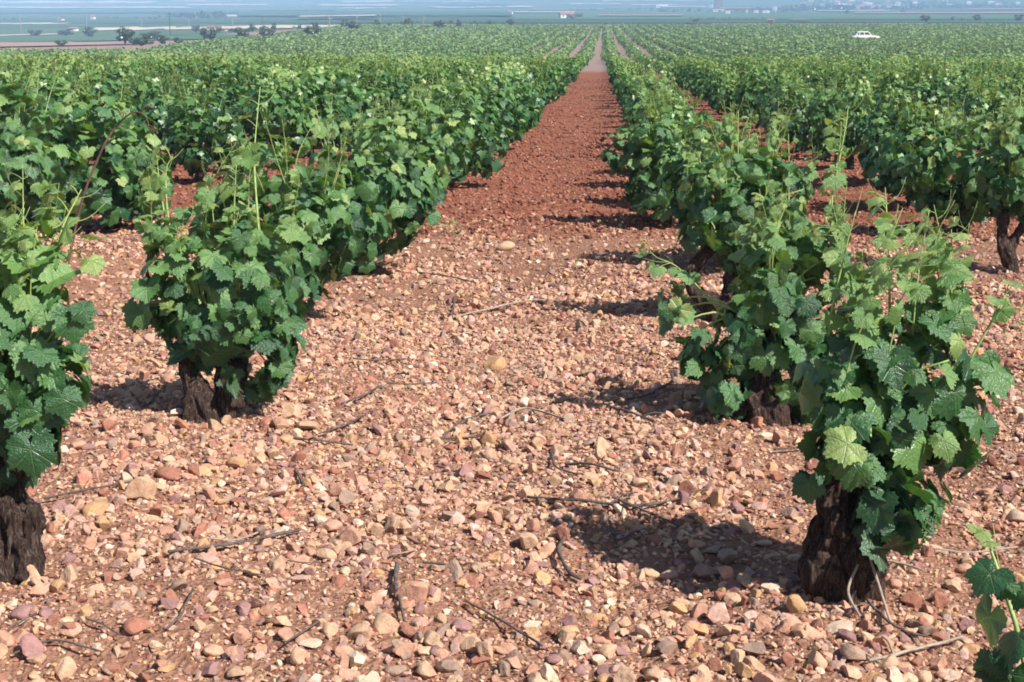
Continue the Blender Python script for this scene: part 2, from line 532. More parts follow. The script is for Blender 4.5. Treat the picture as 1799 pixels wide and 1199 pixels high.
for x0, x1, y0, y1, c in [(-40, 330, 13.5, 16, C_PALE), (-40, 270, 4, 7, C_STUB), (330, 470, 9, 11, C_PALE), (440, 590, 18, 20.5, C_GREEN), (600, 690, 3, 5.5, C_PALE), (560, 700, 9.5, 12, C_PALE),
                          (600, 680, 15.5, 16.8, C_STUB), (750, 835, 14, 15.4, C_PALE), (838, 880, 13.5, 15, C_PALE), (890, 935, 12.5, 14.5, C_PALE), (905, 1010, 22.6, 24, C_PALE), (700, 860, 4, 5, C_PALE), (1000, 1090, 8, 9.5, C_STUB),
                          (1110, 1190, 9.5, 11, C_PALE), (1060, 1250, 2, 4, C_PALE), (-40, 420, 19, 25, C_DGREEN), (420, 900, 22, 31, C_DGREEN), (1500, 1800, 24, 26, C_LIL), (0, 300, -3, 0, C_PALE), (340, 600, -2, 1, C_STUB), (700, 1000, -2, .5, C_PALE),
                          (60, 200, 10, 11.5, C_LIL), (300, 420, 3, 5, C_LIL), (770, 900, 8, 10, C_GREEN), (1160, 1240, 13, 14.2, C_PALE), (930, 1060, 17.5, 18.6, C_LIL), (1440, 1560, 20.4, 21.6, C_PALE), (1700, 1830, 17, 18.5, C_LIL), (1050, 1200, 29, 30.5, C_LIL),
                          (1390, 1420, 38.5, 39.6, C_LIL), (640, 860, 33, 34, C_GREEN)]:
    band('field', x0, x1, y0, y1, c, lift=1.0, n=(30, 4), ragged=.06)

# ------------------------------------------------------------------ leaves
def leaf_outline(n, teeth=True):
    ka = np.radians([0, 14, 30, 46, 58, 72, 86, 100, 114, 132, 150, 166, 180])
    kr = np.array([1.04, .88, .78, .88, .99, .86, .74, .84, .90, .80, .66, .48, .12])
    ph = np.linspace(-math.pi, math.pi, n, endpoint=False)
    r = np.interp(np.abs(ph), ka, kr)
    if teeth:
        r = r * (1 + .07 * np.where(np.arange(n) % 2 == 0, 1, -1) + .03 * np.sin(np.arange(n) * 2.1))
    return np.stack([np.sin(ph) * r, np.cos(ph) * r], 1)

def bend(V2, cup, fold, wav, ph):
    x, y = V2[:, 0], V2[:, 1]
    r2 = x * x + y * y
    z = -cup * r2 - fold * .0 + fold * np.abs(x) - .16 * np.maximum(y, 0) ** 2 + wav * np.sin(3.2 * x + ph) * np.cos(2.6 * y + ph)
    z = z + .05 * np.cos(5 * np.arctan2(x, y)) * np.sqrt(r2)
    return np.column_stack([x, y, z])

def leaf_hi(cup, fold, wav, ph, n=46):
    o = leaf_outline(n)
    V2 = np.vstack([[0, 0], o * .5, o])
    i = np.arange(n); k = (i + 1) % n
    T = np.stack([np.zeros(n, int), 1 + k, 1 + i], -1)
    Q = np.stack([1 + i, 1 + k, 1 + n + k, 1 + n + i], -1)
    return bend(V2, cup, fold, wav, ph), [T, Q], V2

def leaf_mid(cup, fold, wav, ph):
    a = np.radians([-175, -145, -112, -86, -56, -29, 0, 29, 56, 86, 112, 145, 175])
    r = np.array([.2, .66, .92, .68, 1.0, .72, 1.06, .72, 1.0, .68, .92, .66, .2])
    V2 = np.vstack([[0, 0.1], np.stack([np.sin(a) * r, np.cos(a) * r], 1)])
    i = np.arange(1, 13)
    return bend(V2, cup, fold, wav, ph), [np.stack([np.zeros(12, int), i + 1, i], -1)], V2

def leaf_low(fold):
    V = np.array([(0, -.45, 0), (.8, -.1, fold), (.55, .7, fold * .4 - .15), (0, 1, -.3), (-.55, .7, fold * .4 - .15), (-.8, -.1, fold)])
    return V, [np.array([(0, 1, 2, 3), (0, 3, 4, 5)])], V[:, :2]

HI = [leaf_hi(.12, .14, .09, .3), leaf_hi(.30, -.08, .11, 1.7), leaf_hi(.02, .38, .09, 3.1), leaf_hi(.42, .12, .08, 4.4), leaf_hi(.2, .25, .12, 5.5)]
MID = [leaf_mid(.12, .1, .06, .3), leaf_mid(.25, -.05, .06, 2.0), leaf_mid(.05, .25, .05, 3.0)]
LOW = [leaf_low(.1), leaf_low(.3), leaf_low(-.15)]

def put_leaves(geo, tmpls, pos, nrm, tip, size, tint, m, rng):
    nrm = unit(nrm)
    tip = unit(tip - nrm * np.sum(tip * nrm, 1, keepdims=True))
    bi = np.cross(tip, nrm)
    which = rng.integers(0, len(tmpls), len(pos))
    for w, (TV, TF, V2) in enumerate(tmpls):
        ix = np.where(which == w)[0]
        if not len(ix): continue
        wob = rng.uniform(.85, 1.15, (len(ix), 2))
        V = (bi[ix][:, None, :] * (TV[None, :, 0:1] * wob[:, None, 0:1]) + tip[ix][:, None, :] * (TV[None, :, 1:2] * wob[:, None, 1:2])
             + nrm[ix][:, None, :] * TV[None, :, 2:3]) * size[ix][:, None, None] + pos[ix][:, None, :]
        nv = len(TV)
        A = np.empty((len(ix), nv, 3))
        A[:, :, 0:2] = V2[None]; A[:, :, 2] = tint[ix][:, None]
        off = (np.arange(len(ix)) * nv)[:, None, None]
        first = True
        base = geo.n
        geo.v.append(V.reshape(-1, 3)); geo.a.append(A.reshape(-1, 3)); geo.n += len(ix) * nv
        for Fc in TF:
            fc = (Fc[None] + off).reshape(-1, Fc.shape[1]) + base
            geo.f.setdefault(Fc.shape[1], []).append((fc, np.full(len(fc), m, np.int32)))

def crown(geo, lumps, tmpls, dens, size, rng, m=0, bare=.0, zmin=.04):
    """leaves spread through a few ellipsoids: outward and upward facing, tips hanging down"""
    L = np.array(lumps, float)
    zs = [l[2] + l[5] for l in lumps] + [l[2] - l[5] for l in lumps]
    zt, zb = max(zs), min(zs)
    P, Nn, T, S, TI = [], [], [], [], []
    for l in L:
        c, r = l[:3], l[3:6]
        area = 4 * math.pi * ((r[0] * r[1]) ** 1.6 / 3 + (r[0] * r[2]) ** 1.6 / 3 + (r[1] * r[2]) ** 1.6 / 3) ** (1 / 1.6)
        n = int(area / (size * size * 2.0) * dens) + 1
        d = unit(rng.normal(size=(n, 3)))
        fr = 1 - .55 * rng.random(n) ** 1.8
        p = c + d * r * fr[:, None]
        keep = np.ones(n, bool)
        for o in L:
            if o is l: continue
            q = np.linalg.norm((p - o[:3]) / o[3:6], axis=1)
            keep &= ~((q < .6) & (rng.random(n) < .75))
        keep &= p[:, 2] > zmin
        lum = np.sin(p[:, 0] * 21 + l[0] * 50) + np.sin(p[:, 1] * 19 + 1) + np.sin(p[:, 2] * 23 + l[2] * 30)
        keep &= ~((lum < -1.0) & (rng.random(n) < .6 + bare))
        p, d, fr = p[keep], d[keep], fr[keep]
        n = len(p)
        nr = unit(d / r * r.mean() + np.array([0, 0, .45]) + rng.normal(size=(n, 3)) * .42)
        hor = d * [1, 1, 0]
        tp = np.array([0, 0, -1.0]) + hor * .5 + rng.normal(size=(n, 3)) * .45
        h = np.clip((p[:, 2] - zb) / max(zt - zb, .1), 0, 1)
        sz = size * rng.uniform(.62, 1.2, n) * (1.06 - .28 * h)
        ti = np.clip(.17 + .42 * h + rng.normal(size=n) * .17 + (rng.random(n) < .07) * .4, 0, 1)  # tint rises with height: paler young leaves, plus sunlit-top contrast put into the colour
        P.append(p); Nn.append(nr); T.append(tp); S.append(sz); TI.append(ti)
    P, Nn, T, S, TI = map(np.concatenate, (P, Nn, T, S, TI))
    put_leaves(geo, tmpls, P, Nn, T, S, TI, m, rng)
    return P

def shoot_geo(geo, pts, r0, rng, tmpls, leaves=6, lsize=.035, tend=3, ms=0, ml=1, seg=6, rings=16, start=.3):
    P = smooth_path(pts, 40)
    tube(geo, pts, [r0, r0 * .85, r0 * .55, r0 * .3], seg, rings, ms)
    T = unit(np.gradient(P, axis=0))
    for k in range(leaves):
        u = start + (1 - start) * (k + rng.random() * .6) / leaves
        i = min(int(u * 39), 39)
        side = unit(np.cross(T[i], [math.cos(k * 2.6 + rng.random()), math.sin(k * 2.6), .2])) * (1 if k % 2 else -1)
        pl = lsize * rng.uniform(.5, 1.1)
        e = P[i] + side * pl + T[i] * pl * .5
        tube(geo, [P[i], P[i] + side * pl * .5 + T[i] * pl * .35, e], [r0 * .35, r0 * .25], 4, 5, ms)
        s = lsize * (1.25 - .75 * u) * rng.uniform(.8, 1.2)
        put_leaves(geo, tmpls, e[None], (side * .5 + [0, 0, .8] + rng.normal(size=3) * .35)[None], (side + [0, 0, -.5])[None], np.array([s]), np.array([min(1, .55 + .4 * u)]), ml, rng)
    for k in range(tend):
        u = .45 + .5 * (k + rng.random()) / tend
        i = min(int(u * 39), 39)
        side = unit(np.cross(T[i], rng.normal(size=3)))
        L = rng.uniform(.05, .11)
        p1 = P[i] + side * L * .6 + T[i] * L * .5
        tube(geo, [P[i], P[i] + side * L * .35 + T[i] * L * .2, p1, p1 + side * L * .2 + T[i] * L * .5], [r0 * .3, r0 * .22, r0 * .14], 4, 9, ms)

def noise3(p, f, s):
    x, y, z = p[:, 0] * f, p[:, 1] * f, p[:, 2] * f
    return (vnoise(x + .37 * z, y + 5, s) + vnoise(y - .2 * x, z + 9, s + 1) + vnoise(x + 3, z - .3 * y, s + 2)) / 3 - .5

def fuse_trunk(g, voxel, seed, amp=1.0):
    # melt the stem and arms into one gnarled body, then roughen it
    me = g.mesh('trunk_raw', [MAT_BARK])
    o = bpy.data.objects.new('trunk_raw', me); COL.objects.link(o)
    md = o.modifiers.new('remesh', 'REMESH'); md.mode = 'VOXEL'; md.voxel_size = voxel
    dg = bpy.context.evaluated_depsgraph_get()
    m2 = bpy.data.meshes.new_from_object(o.evaluated_get(dg))
    bpy.data.objects.remove(o); bpy.data.meshes.remove(me)
    n = len(m2.vertices)
    P = np.empty(n * 3, np.float32); m2.vertices.foreach_get('co', P); P = P.reshape(-1, 3).astype(float)
    Nn = np.empty(n * 3, np.float32); m2.vertices.foreach_get('normal', Nn); Nn = Nn.reshape(-1, 3)
    st = P * [1, 1, .22] + np.column_stack([np.sin(P[:, 2] * 9) * .03, np.cos(P[:, 2] * 8) * .03, 0 * P[:, 2]])
    d = .075 * noise3(P, 11, seed) + .05 * noise3(P, 26, seed + 4) + .042 * noise3(st, 75, seed + 8) + .018 * noise3(st, 150, seed + 12)
    P = P + Nn * (d * amp)[:, None]
    m2.vertices.foreach_set('co', P.astype(np.float32).ravel())
    m2.polygons.foreach_set('use_smooth', np.ones(len(m2.polygons), bool))
    m2.materials.clear(); m2.materials.append(MAT_BARK)
    m2.name = 'trunk'; m2.update()
    return m2

# ------------------------------------------------------------------ vines
VG = 'goblet vines in the rows'
W, PITCH, X0, Y0 = 2.3, 1.95, .66, 3.8

def vine_thing(label, x, y, rz=0.0, group=VG):
    return thing('grape_vine', label, 'grape vine', (x, y, float(ground_z(x, y)) - .015), rz, group)

class Near:
    """a vine near the camera, measured in the photograph at the depth where it stands"""
    def __init__(s, base, label, shift=(0, 0)):
        g = on_ground(*base)
        s.root = vine_thing(label, g[0] + shift[0], g[1] + shift[1])
        s.o = np.array(s.root.location)
        s.dep = depth_of(g)
        s.sc = F / s.dep
        s.rng = np.random.default_rng(int(base[0] * 7 + base[1]))
    def P(s, px, py, d=0.0):
        return at_depth(px, py, s.dep + d) - s.o
    def trunk(s, paths, bark=.16, seg=26):
        g = Geo()
        for i, p in enumerate(paths):
            tube(g, [s.P(q[0], q[1], q[3] if len(q) > 3 else 0) for q in p], [q[2] / s.sc for q in p], seg, 30 if i == 0 else 18, 0, bark=bark, seed=i * 3 + 1)
        IV, IF = ico(2)
        for k in range(7):
            q = paths[k % len(paths)]; i = s.rng.integers(0, len(q) - 1)
            c = s.P(*(np.array(q[i][:2]) * .5 + np.array(q[i + 1][:2]) * .5), q[i][3] if len(q[i]) > 3 else 0); r = q[i][2] / s.sc
            g.add(IV * r * s.rng.uniform(.3, .5) + c + unit(s.rng.normal(size=3) * [1, 1, .3]) * r * .75, IF)
        return obj('trunk', fuse_trunk(g, .0055 if s.dep < 7 else .008, int(s.rng.integers(90)), 1.0 if s.dep < 5 else .55), s.root)
    def leaves(s, lumps, size=.066, dens=1.25, canes=True, extra=(), young=13):
        g = Geo(); L = []
        for l in lumps:
            c = s.P(l[0], l[1], l[4] if len(l) > 4 else 0)
            rx, rz = l[2] / s.sc, l[3] / s.sc
            L.append((*c, rx, (rx + rz) / 2, rz))
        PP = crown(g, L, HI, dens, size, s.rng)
        top = PP[PP[:, 2] > np.quantile(PP[:, 2], .72)]
        s.young = top[s.rng.integers(0, len(top), young)]
        if canes:
            hd = s.head
            for l in L:
                for k in range(3):
                    e = np.array(l[:3]) + unit(s.rng.normal(size=3)) * np.array(l[3:6]) * .8
                    e[2] = max(e[2], .1)
                    tube(g, [hd, (hd + e) / 2 + [0, 0, .08], e], [.006, .005, .0025], 5, 8, 1)
        for px, py, sz, nx, ny, nz, ti in extra:
            put_leaves(g, HI[:2], s.P(px, py, -.12)[None], np.array([[nx, ny, nz]], float), np.array([[.1, 0, -1.]]), np.array([sz * .58 / s.sc]), np.array([ti]), 0, s.rng)
        fo = obj('foliage', g.mesh('foliage', [MAT_LEAF, MAT_SHOOT]), s.root)
        for b in s.young:
            h = s.rng.uniform(.12, .36); ln = s.rng.normal(size=2) * .22 * h
            gs = Geo()
            shoot_geo(gs, [b - [0, 0, .05], b + [ln[0] * .3, ln[1] * .3, h * .5], b + [ln[0], ln[1], h]], .0026, s.rng, HI, 5, .04, 3, start=.35, rings=10)
            obj('shoot', gs.mesh('shoot', [MAT_SHOOT, MAT_LEAF]), s.root)
        return fo
    def shoot(s, pts, r=3.6, leaves=5, lsize=.045, tend=3, start=.35, d=0.0, brown=False, label=None, tint=None):
        g = Geo()
        wob = s.rng.normal(size=2) * .02
        pp = [s.P(q[0], q[1], d + (q[2] if len(q) > 2 else 0) + wob[0] * i) for i, q in enumerate(pts)]
        shoot_geo(g, pp, r / s.sc, s.rng, HI, leaves, lsize, tend, start=start, rings=22)
        o = obj('shoot', g.mesh('shoot', [MAT_CANE if brown else MAT_SHOOT, MAT_DRYLEAF if brown else MAT_LEAF]), s.root)
        if label: o['label'] = label
        return o

LSUN = (.45, -.75, .5)
# first vine of the row on the right, closest one to the camera
v = Near((1478, 1046), 'nearest big vine standing on a thick swollen trunk right of the bare lane')
v.trunk([[(1498, 1085, 33), (1486, 1035, 50), (1472, 975, 57), (1478, 918, 43), (1500, 865, 26), (1518, 815, 19), (1522, 770, 15)],
         [(1470, 930, 40, -.02), (1458, 885, 28, -.03), (1480, 845, 18, -.04)],
         [(1532, 1070, 15, .03), (1530, 1000, 25, .04), (1525, 930, 27, .03), (1535, 860, 17, .03), (1560, 780, 12, .02)],
         [(1510, 850, 24), (1480, 800, 18, .05), (1455, 750, 12, .06)],
         [(1515, 830, 24), (1590, 760, 15, -.05), (1640, 690, 10, -.08)]], bark=.2)
v.head = v.P(1520, 800)
v.leaves([(1590, 640, 120, 110), (1570, 770, 130, 95), (1558, 900, 52, 72, -.10), (1610, 880, 55, 65, -.04), (1458, 805, 52, 68), (1520, 795, 80, 66, -.12), (1500, 720, 60, 60, -.08), (1715, 660, 45, 45), (1640, 560, 70, 60), (1480, 680, 78, 85), (1680, 760, 60, 75), (1520, 590, 70, 60)],
         dens=1.4, extra=[(1610, 775, 100, *LSUN, .7), (1540, 700, 78, *LSUN, .6), (1480, 730, 64, .1, -.9, .3, .35), (1750, 655, 68, .3, -.6, .7, .55), (1590, 625, 70, *LSUN, .62),
                          (1680, 690, 88, .2, -.9, .3, .3), (1520, 570, 66, .2, -.5, .8, .75), (1640, 690, 80, *LSUN, .5), (1718, 735, 70, .6, -.5, .4, .45), (1420, 850, 60, -.2, -.9, .4, .25)])
for p in ([(1470, 640), (1457, 577), (1483, 450), (1503, 372)], [(1663, 640), (1662, 547), (1647, 477), (1643, 430)], [(1607, 640), (1605, 520), (1600, 473), (1583, 397)],
          [(1675, 580), (1673, 480), (1667, 420)], [(1563, 560), (1562, 440), (1558, 380), (1555, 330)], [(1580, 690), (1545, 600), (1490, 545)], [(1700, 640), (1745, 560), (1765, 520), (1795, 590)],
          [(1620, 620), (1640, 555), (1700, 520)]):
    v.shoot(p, r=2.5, leaves=5, lsize=.045, tend=4)
for c in ((1625, 915),):
    g = Geo(); IV, IF = ico(1)
    for k in range(70):
        t = v.rng.random()
        q = v.P(c[0], c[1] - 25 + 62 * t, -.13) + v.rng.normal(size=3) * .017 * (1.15 - t)
        g.add(IV * v.rng.uniform(.0025, .0042) + q, IF)
    tube(g, [v.P(c[0], c[1] - 45, -.1), v.P(c[0], c[1], -.13), v.P(c[0], c[1] + 40, -.13)], [.002, .0012], 5, 6)
    obj('flower_cluster', g.mesh('flower_cluster', [MAT_FLOWER]), v.root)

# second vine of the right row
v = Near((1335, 738), 'second vine right of the lane, lime shoots waving above its loose leafy crown')
v.trunk([[(1350, 752, 46), (1345, 720, 40), (1340, 680, 32), (1335, 620, 24), (1340, 580, 18)], [(1338, 640, 22), (1300, 590, 15), (1280, 550, 11)], [(1338, 640, 22), (1380, 590, 15), (1410, 540, 11)],
         [(1320, 745, 26), (1318, 715, 24), (1330, 680, 16)]])
v.head = v.P(1338, 600)
v.leaves([(1400, 490, 88, 90), (1350, 550, 85, 95), (1280, 665, 55, 62), (1390, 650, 70, 75), (1445, 560, 70, 95), (1185, 540, 26, 42), (1222, 620, 34, 48), (1305, 600, 55, 80), (1420, 430, 62, 55), (1350, 450, 60, 60), (1440, 680, 40, 60)],
         size=.066, dens=1.45, extra=[(1335, 545, 56, .1, -.8, .5, .8), (1375, 565, 54, *LSUN, .65), (1345, 625, 62, -.1, -.9, .3, .45), (1285, 690, 50, *LSUN, .4)])
for p in ([(1323, 570), (1322, 507), (1322, 430), (1310, 405)], [(1413, 495), (1400, 455), (1387, 423), (1375, 395)], [(1447, 400), (1467, 317), (1485, 227), (1490, 190)], [(1408, 480), (1440, 440), (1475, 395)],
          [(1460, 420), (1463, 333), (1475, 260), (1478, 215)], [(1290, 590), (1250, 530), (1190, 470), (1150, 450), (1123, 415)], [(1370, 560), (1350, 500), (1300, 475)]):
    v.shoot(p, r=1.8, leaves=6, lsize=.05, tend=4)
# third: the arm curving like a C
v = Near((1250, 566), 'vine on the right row whose dark arm curves like a letter C')
v.trunk([[(1275, 580, 26), (1262, 550, 24), (1232, 525, 15), (1214, 500, 12), (1216, 474, 11), (1234, 452, 10), (1262, 430, 8)], [(1264, 548, 18), (1282, 520, 14), (1285, 480, 11), (1285, 430, 9)]], bark=.12)
v.head = v.P(1265, 440)
v.leaves([(1295, 385, 78, 80), (1258, 345, 62, 70), (1335, 420, 66, 90), (1310, 480, 36, 55), (1365, 350, 60, 70), (1225, 415, 24, 30), (1310, 310, 60, 45)], dens=1.4)
for p in ([(1340, 380), (1333, 300), (1330, 240)], [(1300, 370), (1297, 300), (1297, 195)], [(1385, 370), (1386, 300), (1385, 235)], [(1347, 330), (1345, 280), (1333, 225)], [(1240, 340), (1233, 300), (1228, 270)]):
    v.shoot(p, r=1.9, leaves=4, lsize=.045, tend=3)
# left row
v = Near((28, 1006), 'nearest vine at the left edge, black ribbed stump under one big hanging leaf')
v.trunk([[(20, 1030, 40), (20, 985, 50), (20, 930, 47), (18, 880, 36), (15, 840, 26), (20, 780, 20)], [(40, 1010, 30, -.03), (48, 950, 28, -.03), (40, 890, 22, -.02)],
         [(15, 860, 26), (-30, 790, 18), (-60, 720, 12)], [(20, 850, 24), (55, 780, 16), (80, 700, 10)]], bark=.2)
v.head = v.P(18, 820)
v.leaves([(40, 640, 105, 125), (55, 540, 80, 80), (45, 750, 65, 80), (-60, 650, 110, 120), (90, 660, 55, 75), (-20, 800, 70, 50), (25, 700, 80, 100)], dens=1.35,
         extra=[(55, 790, 96, .15, -.95, .25, .22), (55, 625, 82, *LSUN, .6), (128, 560, 72, .5, -.5, .1, .35), (75, 540, 70, *LSUN, .65), (20, 545, 66, *LSUN, .75), (145, 545, 50, .6, -.4, .2, .3), (60, 720, 68, .3, -.9, .3, .4), (110, 700, 60, .3, -.8, .3, .3)])
for p in ([(70, 560), (95, 460), (110, 400), (143, 333)], [(100, 540), (113, 493), (125, 440), (160, 470)], [(0, 560), (5, 450), (15, 380)], [(85, 560), (70, 460), (60, 410), (20, 420)], [(40, 540), (60, 470), (95, 400)]):
    v.shoot(p, r=3.0, leaves=6, lsize=.07, tend=3, start=.25)
v.shoot([(112, 500), (143, 357), (173, 277), (190, 243), (213, 213), (237, 197), (257, 207), (263, 235)], r=2.8, leaves=3, lsize=.026, tend=1, brown=True, start=.6, d=.3, label='withered brown cane arching over')
v = Near((365, 735), 'full vine left of the lane, splayed two-stemmed trunk with daylight between the stems')
v.trunk([[(374, 768, 34), (366, 730, 29), (342, 685, 17), (330, 635, 13), (338, 590, 10)], [(385, 748, 22, .02), (400, 700, 18, .02), (398, 650, 14, .02), (404, 590, 10)], [(325, 745, 13, -.04), (336, 718, 13, -.03), (342, 694, 10, -.02)],
         [(405, 710, 22, .02), (415, 670, 12, .02), (425, 640, 9)]], bark=.18)
v.head = v.P(370, 600)
v.leaves([(395, 515, 112, 105), (445, 610, 62, 78), (305, 505, 55, 88), (420, 420, 90, 55), (340, 620, 36, 36), (470, 520, 60, 100), (370, 570, 90, 60), (255, 545, 26, 30), (320, 420, 55, 50), (480, 600, 40, 70)], size=.066, dens=1.4,
         extra=[(388, 505, 56, *LSUN, .7), (375, 450, 52, .2, -.6, .7, .7), (330, 545, 46, *LSUN, .5), (405, 585, 48, *LSUN, .45), (440, 470, 52, *LSUN, .62), (310, 455, 50, .2, -.7, .6, .6)])
for p in ([(295, 420), (290, 385), (280, 320), (275, 272)], [(300, 410), (293, 360), (292, 300), (303, 275)], [(457, 440), (447, 300), (448, 250), (457, 153)], [(410, 420), (412, 350), (415, 290)]):
    v.shoot(p, r=2.3, leaves=5, lsize=.05, tend=3)
v = Near((1776, 481), 'vine with a bare forked dark trunk by the right edge of the picture')
v.trunk([[(1780, 492, 15), (1774, 462, 13), (1762, 430, 10), (1760, 400, 9), (1768, 370, 8)], [(1768, 440, 9), (1785, 412, 8), (1808, 380, 7)]], bark=.14, seg=18)
v.head = v.P(1772, 370)
v.leaves([(1790, 300, 70, 75), (1830, 330, 70, 60), (1760, 340, 36, 42), (1800, 235, 55, 45), (1740, 300, 30, 40)], dens=1.35)
for p in ([(1780, 260), (1790, 200), (1795, 150)], [(1760, 280), (1750, 230), (1745, 195)]):
    v.shoot(p, r=1.6, leaves=4, lsize=.045, tend=2)
# young plant shoot at the lower right corner, its stump outside the frame
gx = np.array([.72, 2.05, 0.0])
v = Near.__new__(Near)
v.root = vine_thing('vine mostly cut off by the lower right corner, only dark leaf tips showing', gx[0], gx[1])
v.o = np.array(v.root.location); v.dep = 2.55; v.sc = F / v.dep; v.rng = np.random.default_rng(77)
g = Geo(); tube(g, [(0, 0, -.05), (.02, 0, .12), (.0, .02, .3)], [.09, .075, .05], 16, 14, 0, bark=.18)
for a in range(4):
    tube(g, [(0, 0, .26), (.1 * math.cos(a * 1.6), .1 * math.sin(a * 1.6), .36), (.16 * math.cos(a * 1.6), .16 * math.sin(a * 1.6), .46)], [.04, .025, .016], 10, 8, 0, bark=.15)
obj('trunk', g.mesh('trunk', [MAT_BARK]), v.root)
g = Geo()
crown(g, [(.12, .0, .42, .2, .2, .16), (.25, .1, .40, .16, .16, .14), (.1, -.15, .38, .16, .16, .14)], HI, 1.0, .066, v.rng)
for px, py, sz, ti in ((1740, 1010, 44, .15), (1762, 1030, 30, .3), (1740, 1085, 68, .1), (1790, 1120, 70, .12), (1742, 1170, 40, .12), (1775, 1185, 60, .1), (1798, 1040, 34, .3)):
    put_leaves(g, HI, v.P(px, py)[None], np.array([[-.5, -.35, .2]]) + v.rng.normal(size=(1, 3)) * .25, np.array([[-.2, 0, -1.]]), np.array([sz / v.sc]), np.array([ti]), 0, v.rng)
obj('foliage', g.mesh('foliage', [MAT_LEAF, MAT_SHOOT]), v.root)
v.shoot([(1815, 1260), (1790, 1120), (1762, 1030), (1742, 970), (1722, 925)], r=5.0, leaves=3, lsize=.03, tend=2, start=.75)

# vine kinds for the rest of the rows
def vine_kind(seed, tmpls, size, dens, seg, rings, mat, shoots):
    rng = np.random.default_rng(seed)
    g = Geo()
    lean = rng.normal(size=2) * .05
    hz = rng.uniform(.22, .32)
    hd = np.array([lean[0], lean[1], hz])
    tube(g, [(0, 0, -.08), (lean[0] * .2, lean[1] * .6, .10), hd], [rng.uniform(.065, .085), rng.uniform(.05, .065), .05], seg, rings, 0, bark=.18, seed=seed)
    arms = []
    for k in range(4):
        a = k * 1.57 + rng.uniform(-.5, .5)
        e = hd + [math.cos(a) * .16, math.sin(a) * .16, rng.uniform(.10, .2)]
        tube(g, [hd - [0, 0, .04], hd + [math.cos(a) * .11, math.sin(a) * .11, .03], e], [.04, .028, .016], max(seg - 4, 5), max(rings - 4, 4), 0, bark=.15, seed=k)
        arms.append(e)
    tr = fuse_trunk(g, .011, seed, .6) if seg >= 18 else g.mesh('trunk', [MAT_BARK])
    g = Geo()
    L = [(lean[0], lean[1], .54, .38, .40, .27)]
    for k in range(5):
        a = k * 1.26 + rng.uniform(-.4, .4); q = rng.uniform(.24, .38)
        L.append((lean[0] + math.cos(a) * q, lean[1] + math.sin(a) * q, rng.uniform(.30, .66), rng.uniform(.16, .25), rng.uniform(.16, .25), rng.uniform(.17, .25)))
    L.append((lean[0] + rng.normal() * .1, lean[1] + rng.normal() * .1, .80, .26, .26, .15))
    for k in range(4):
        a = k * 1.57 + rng.uniform(-.5, .5); q = rng.uniform(.18, .30)
        L.append((lean[0] + math.cos(a) * q, lean[1] + math.sin(a) * q, rng.uniform(.20, .32), .15, .15, .14))
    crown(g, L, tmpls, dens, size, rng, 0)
    sh = []
    for k in range(shoots):
        a = rng.uniform(0, 6.28); q = rng.uniform(.02, .3)
        b = np.array([math.cos(a) * q, math.sin(a) * q, .72]); t = b + [math.cos(a) * .08 + rng.normal() * .05, math.sin(a) * .08 + rng.normal() * .05, rng.uniform(.2, .42)]
        gs = Geo()
        shoot_geo(gs, [b, (b + t) / 2 + rng.normal(size=3) * .015, t], .0032, rng, tmpls, 4, .045, 2, seg=5, rings=8)
        sh.append(gs)
    if dens < 1.0 or seg < 8:
        for gs in sh:
            for V, A in zip(gs.v, gs.a):
                pass
            n0 = g.n
            g.v += gs.v; g.a += gs.a; g.n += gs.n
            for k, lst in gs.f.items():
                for fc, mi in lst:
                    g.f.setdefault(k, []).append((fc + n0, 1 - mi))
        sh = []
    fo = g.mesh('foliage', [mat, MAT_SHOOT])
    return tr, fo, [q.mesh('shoot', [MAT_SHOOT, mat]) for q in sh]

KN = [vine_kind(100 + i, HI, .066, 1.25, 18, 16, MAT_LEAF, 9) for i in range(3)]
KM = [vine_kind(200 + i, MID, .066, 1.25, 10, 10, MAT_LEAF_FAR, 11) for i in range(6)]
KF = [vine_kind(300 + i, LOW, .074, .99, 6, 6, MAT_LEAF_MASS, 8) for i in range(6)]

def px_of(p):
    d = np.asarray(p, float) - CAM
    z = d @ FW
    return PXW / 2 + F * (d @ RT) / z, PXH / 2 - F * (d @ UP) / z

NUMW = ['first', 'second', 'third', 'fourth', 'fifth', 'sixth', 'seventh', 'eighth', 'ninth', 'tenth', 'eleventh', 'twelfth']
TAKEN = {(0, -1), (0, 0), (0, 1), (0, 2), (-1, 0), (-1, 1), (-2, 5), (1, 3)}
MOVED = {(0, 3): (.92, 9.75), (0, 4): (.55, 11.95), (1, 4): (3.02, 12.1), (-2, 6): (-4.62, 16.0)}
cand = []
for k in range(-30, 24):
    for j in range(-1, 60):
        if (k, j) in TAKEN: continue
        rr = np.random.default_rng(abs(k * 977 + j * 131 + 5))
        x, y = X0 + W * k + rr.normal() * .06, Y0 + PITCH * j + rr.normal() * .09
        if k == 0: x += .10
        x, y = MOVED.get((k, j), (x, y))
        if y < 1.5: continue
        a, b = px_of((x, y, .4))
        if a < -40 - 900 / y or a > PXW + 40 + 900 / y: continue
        cand.append((y, x, k, j))
cand.sort()
seen_in_row = {}
NIND = 290
rest = []
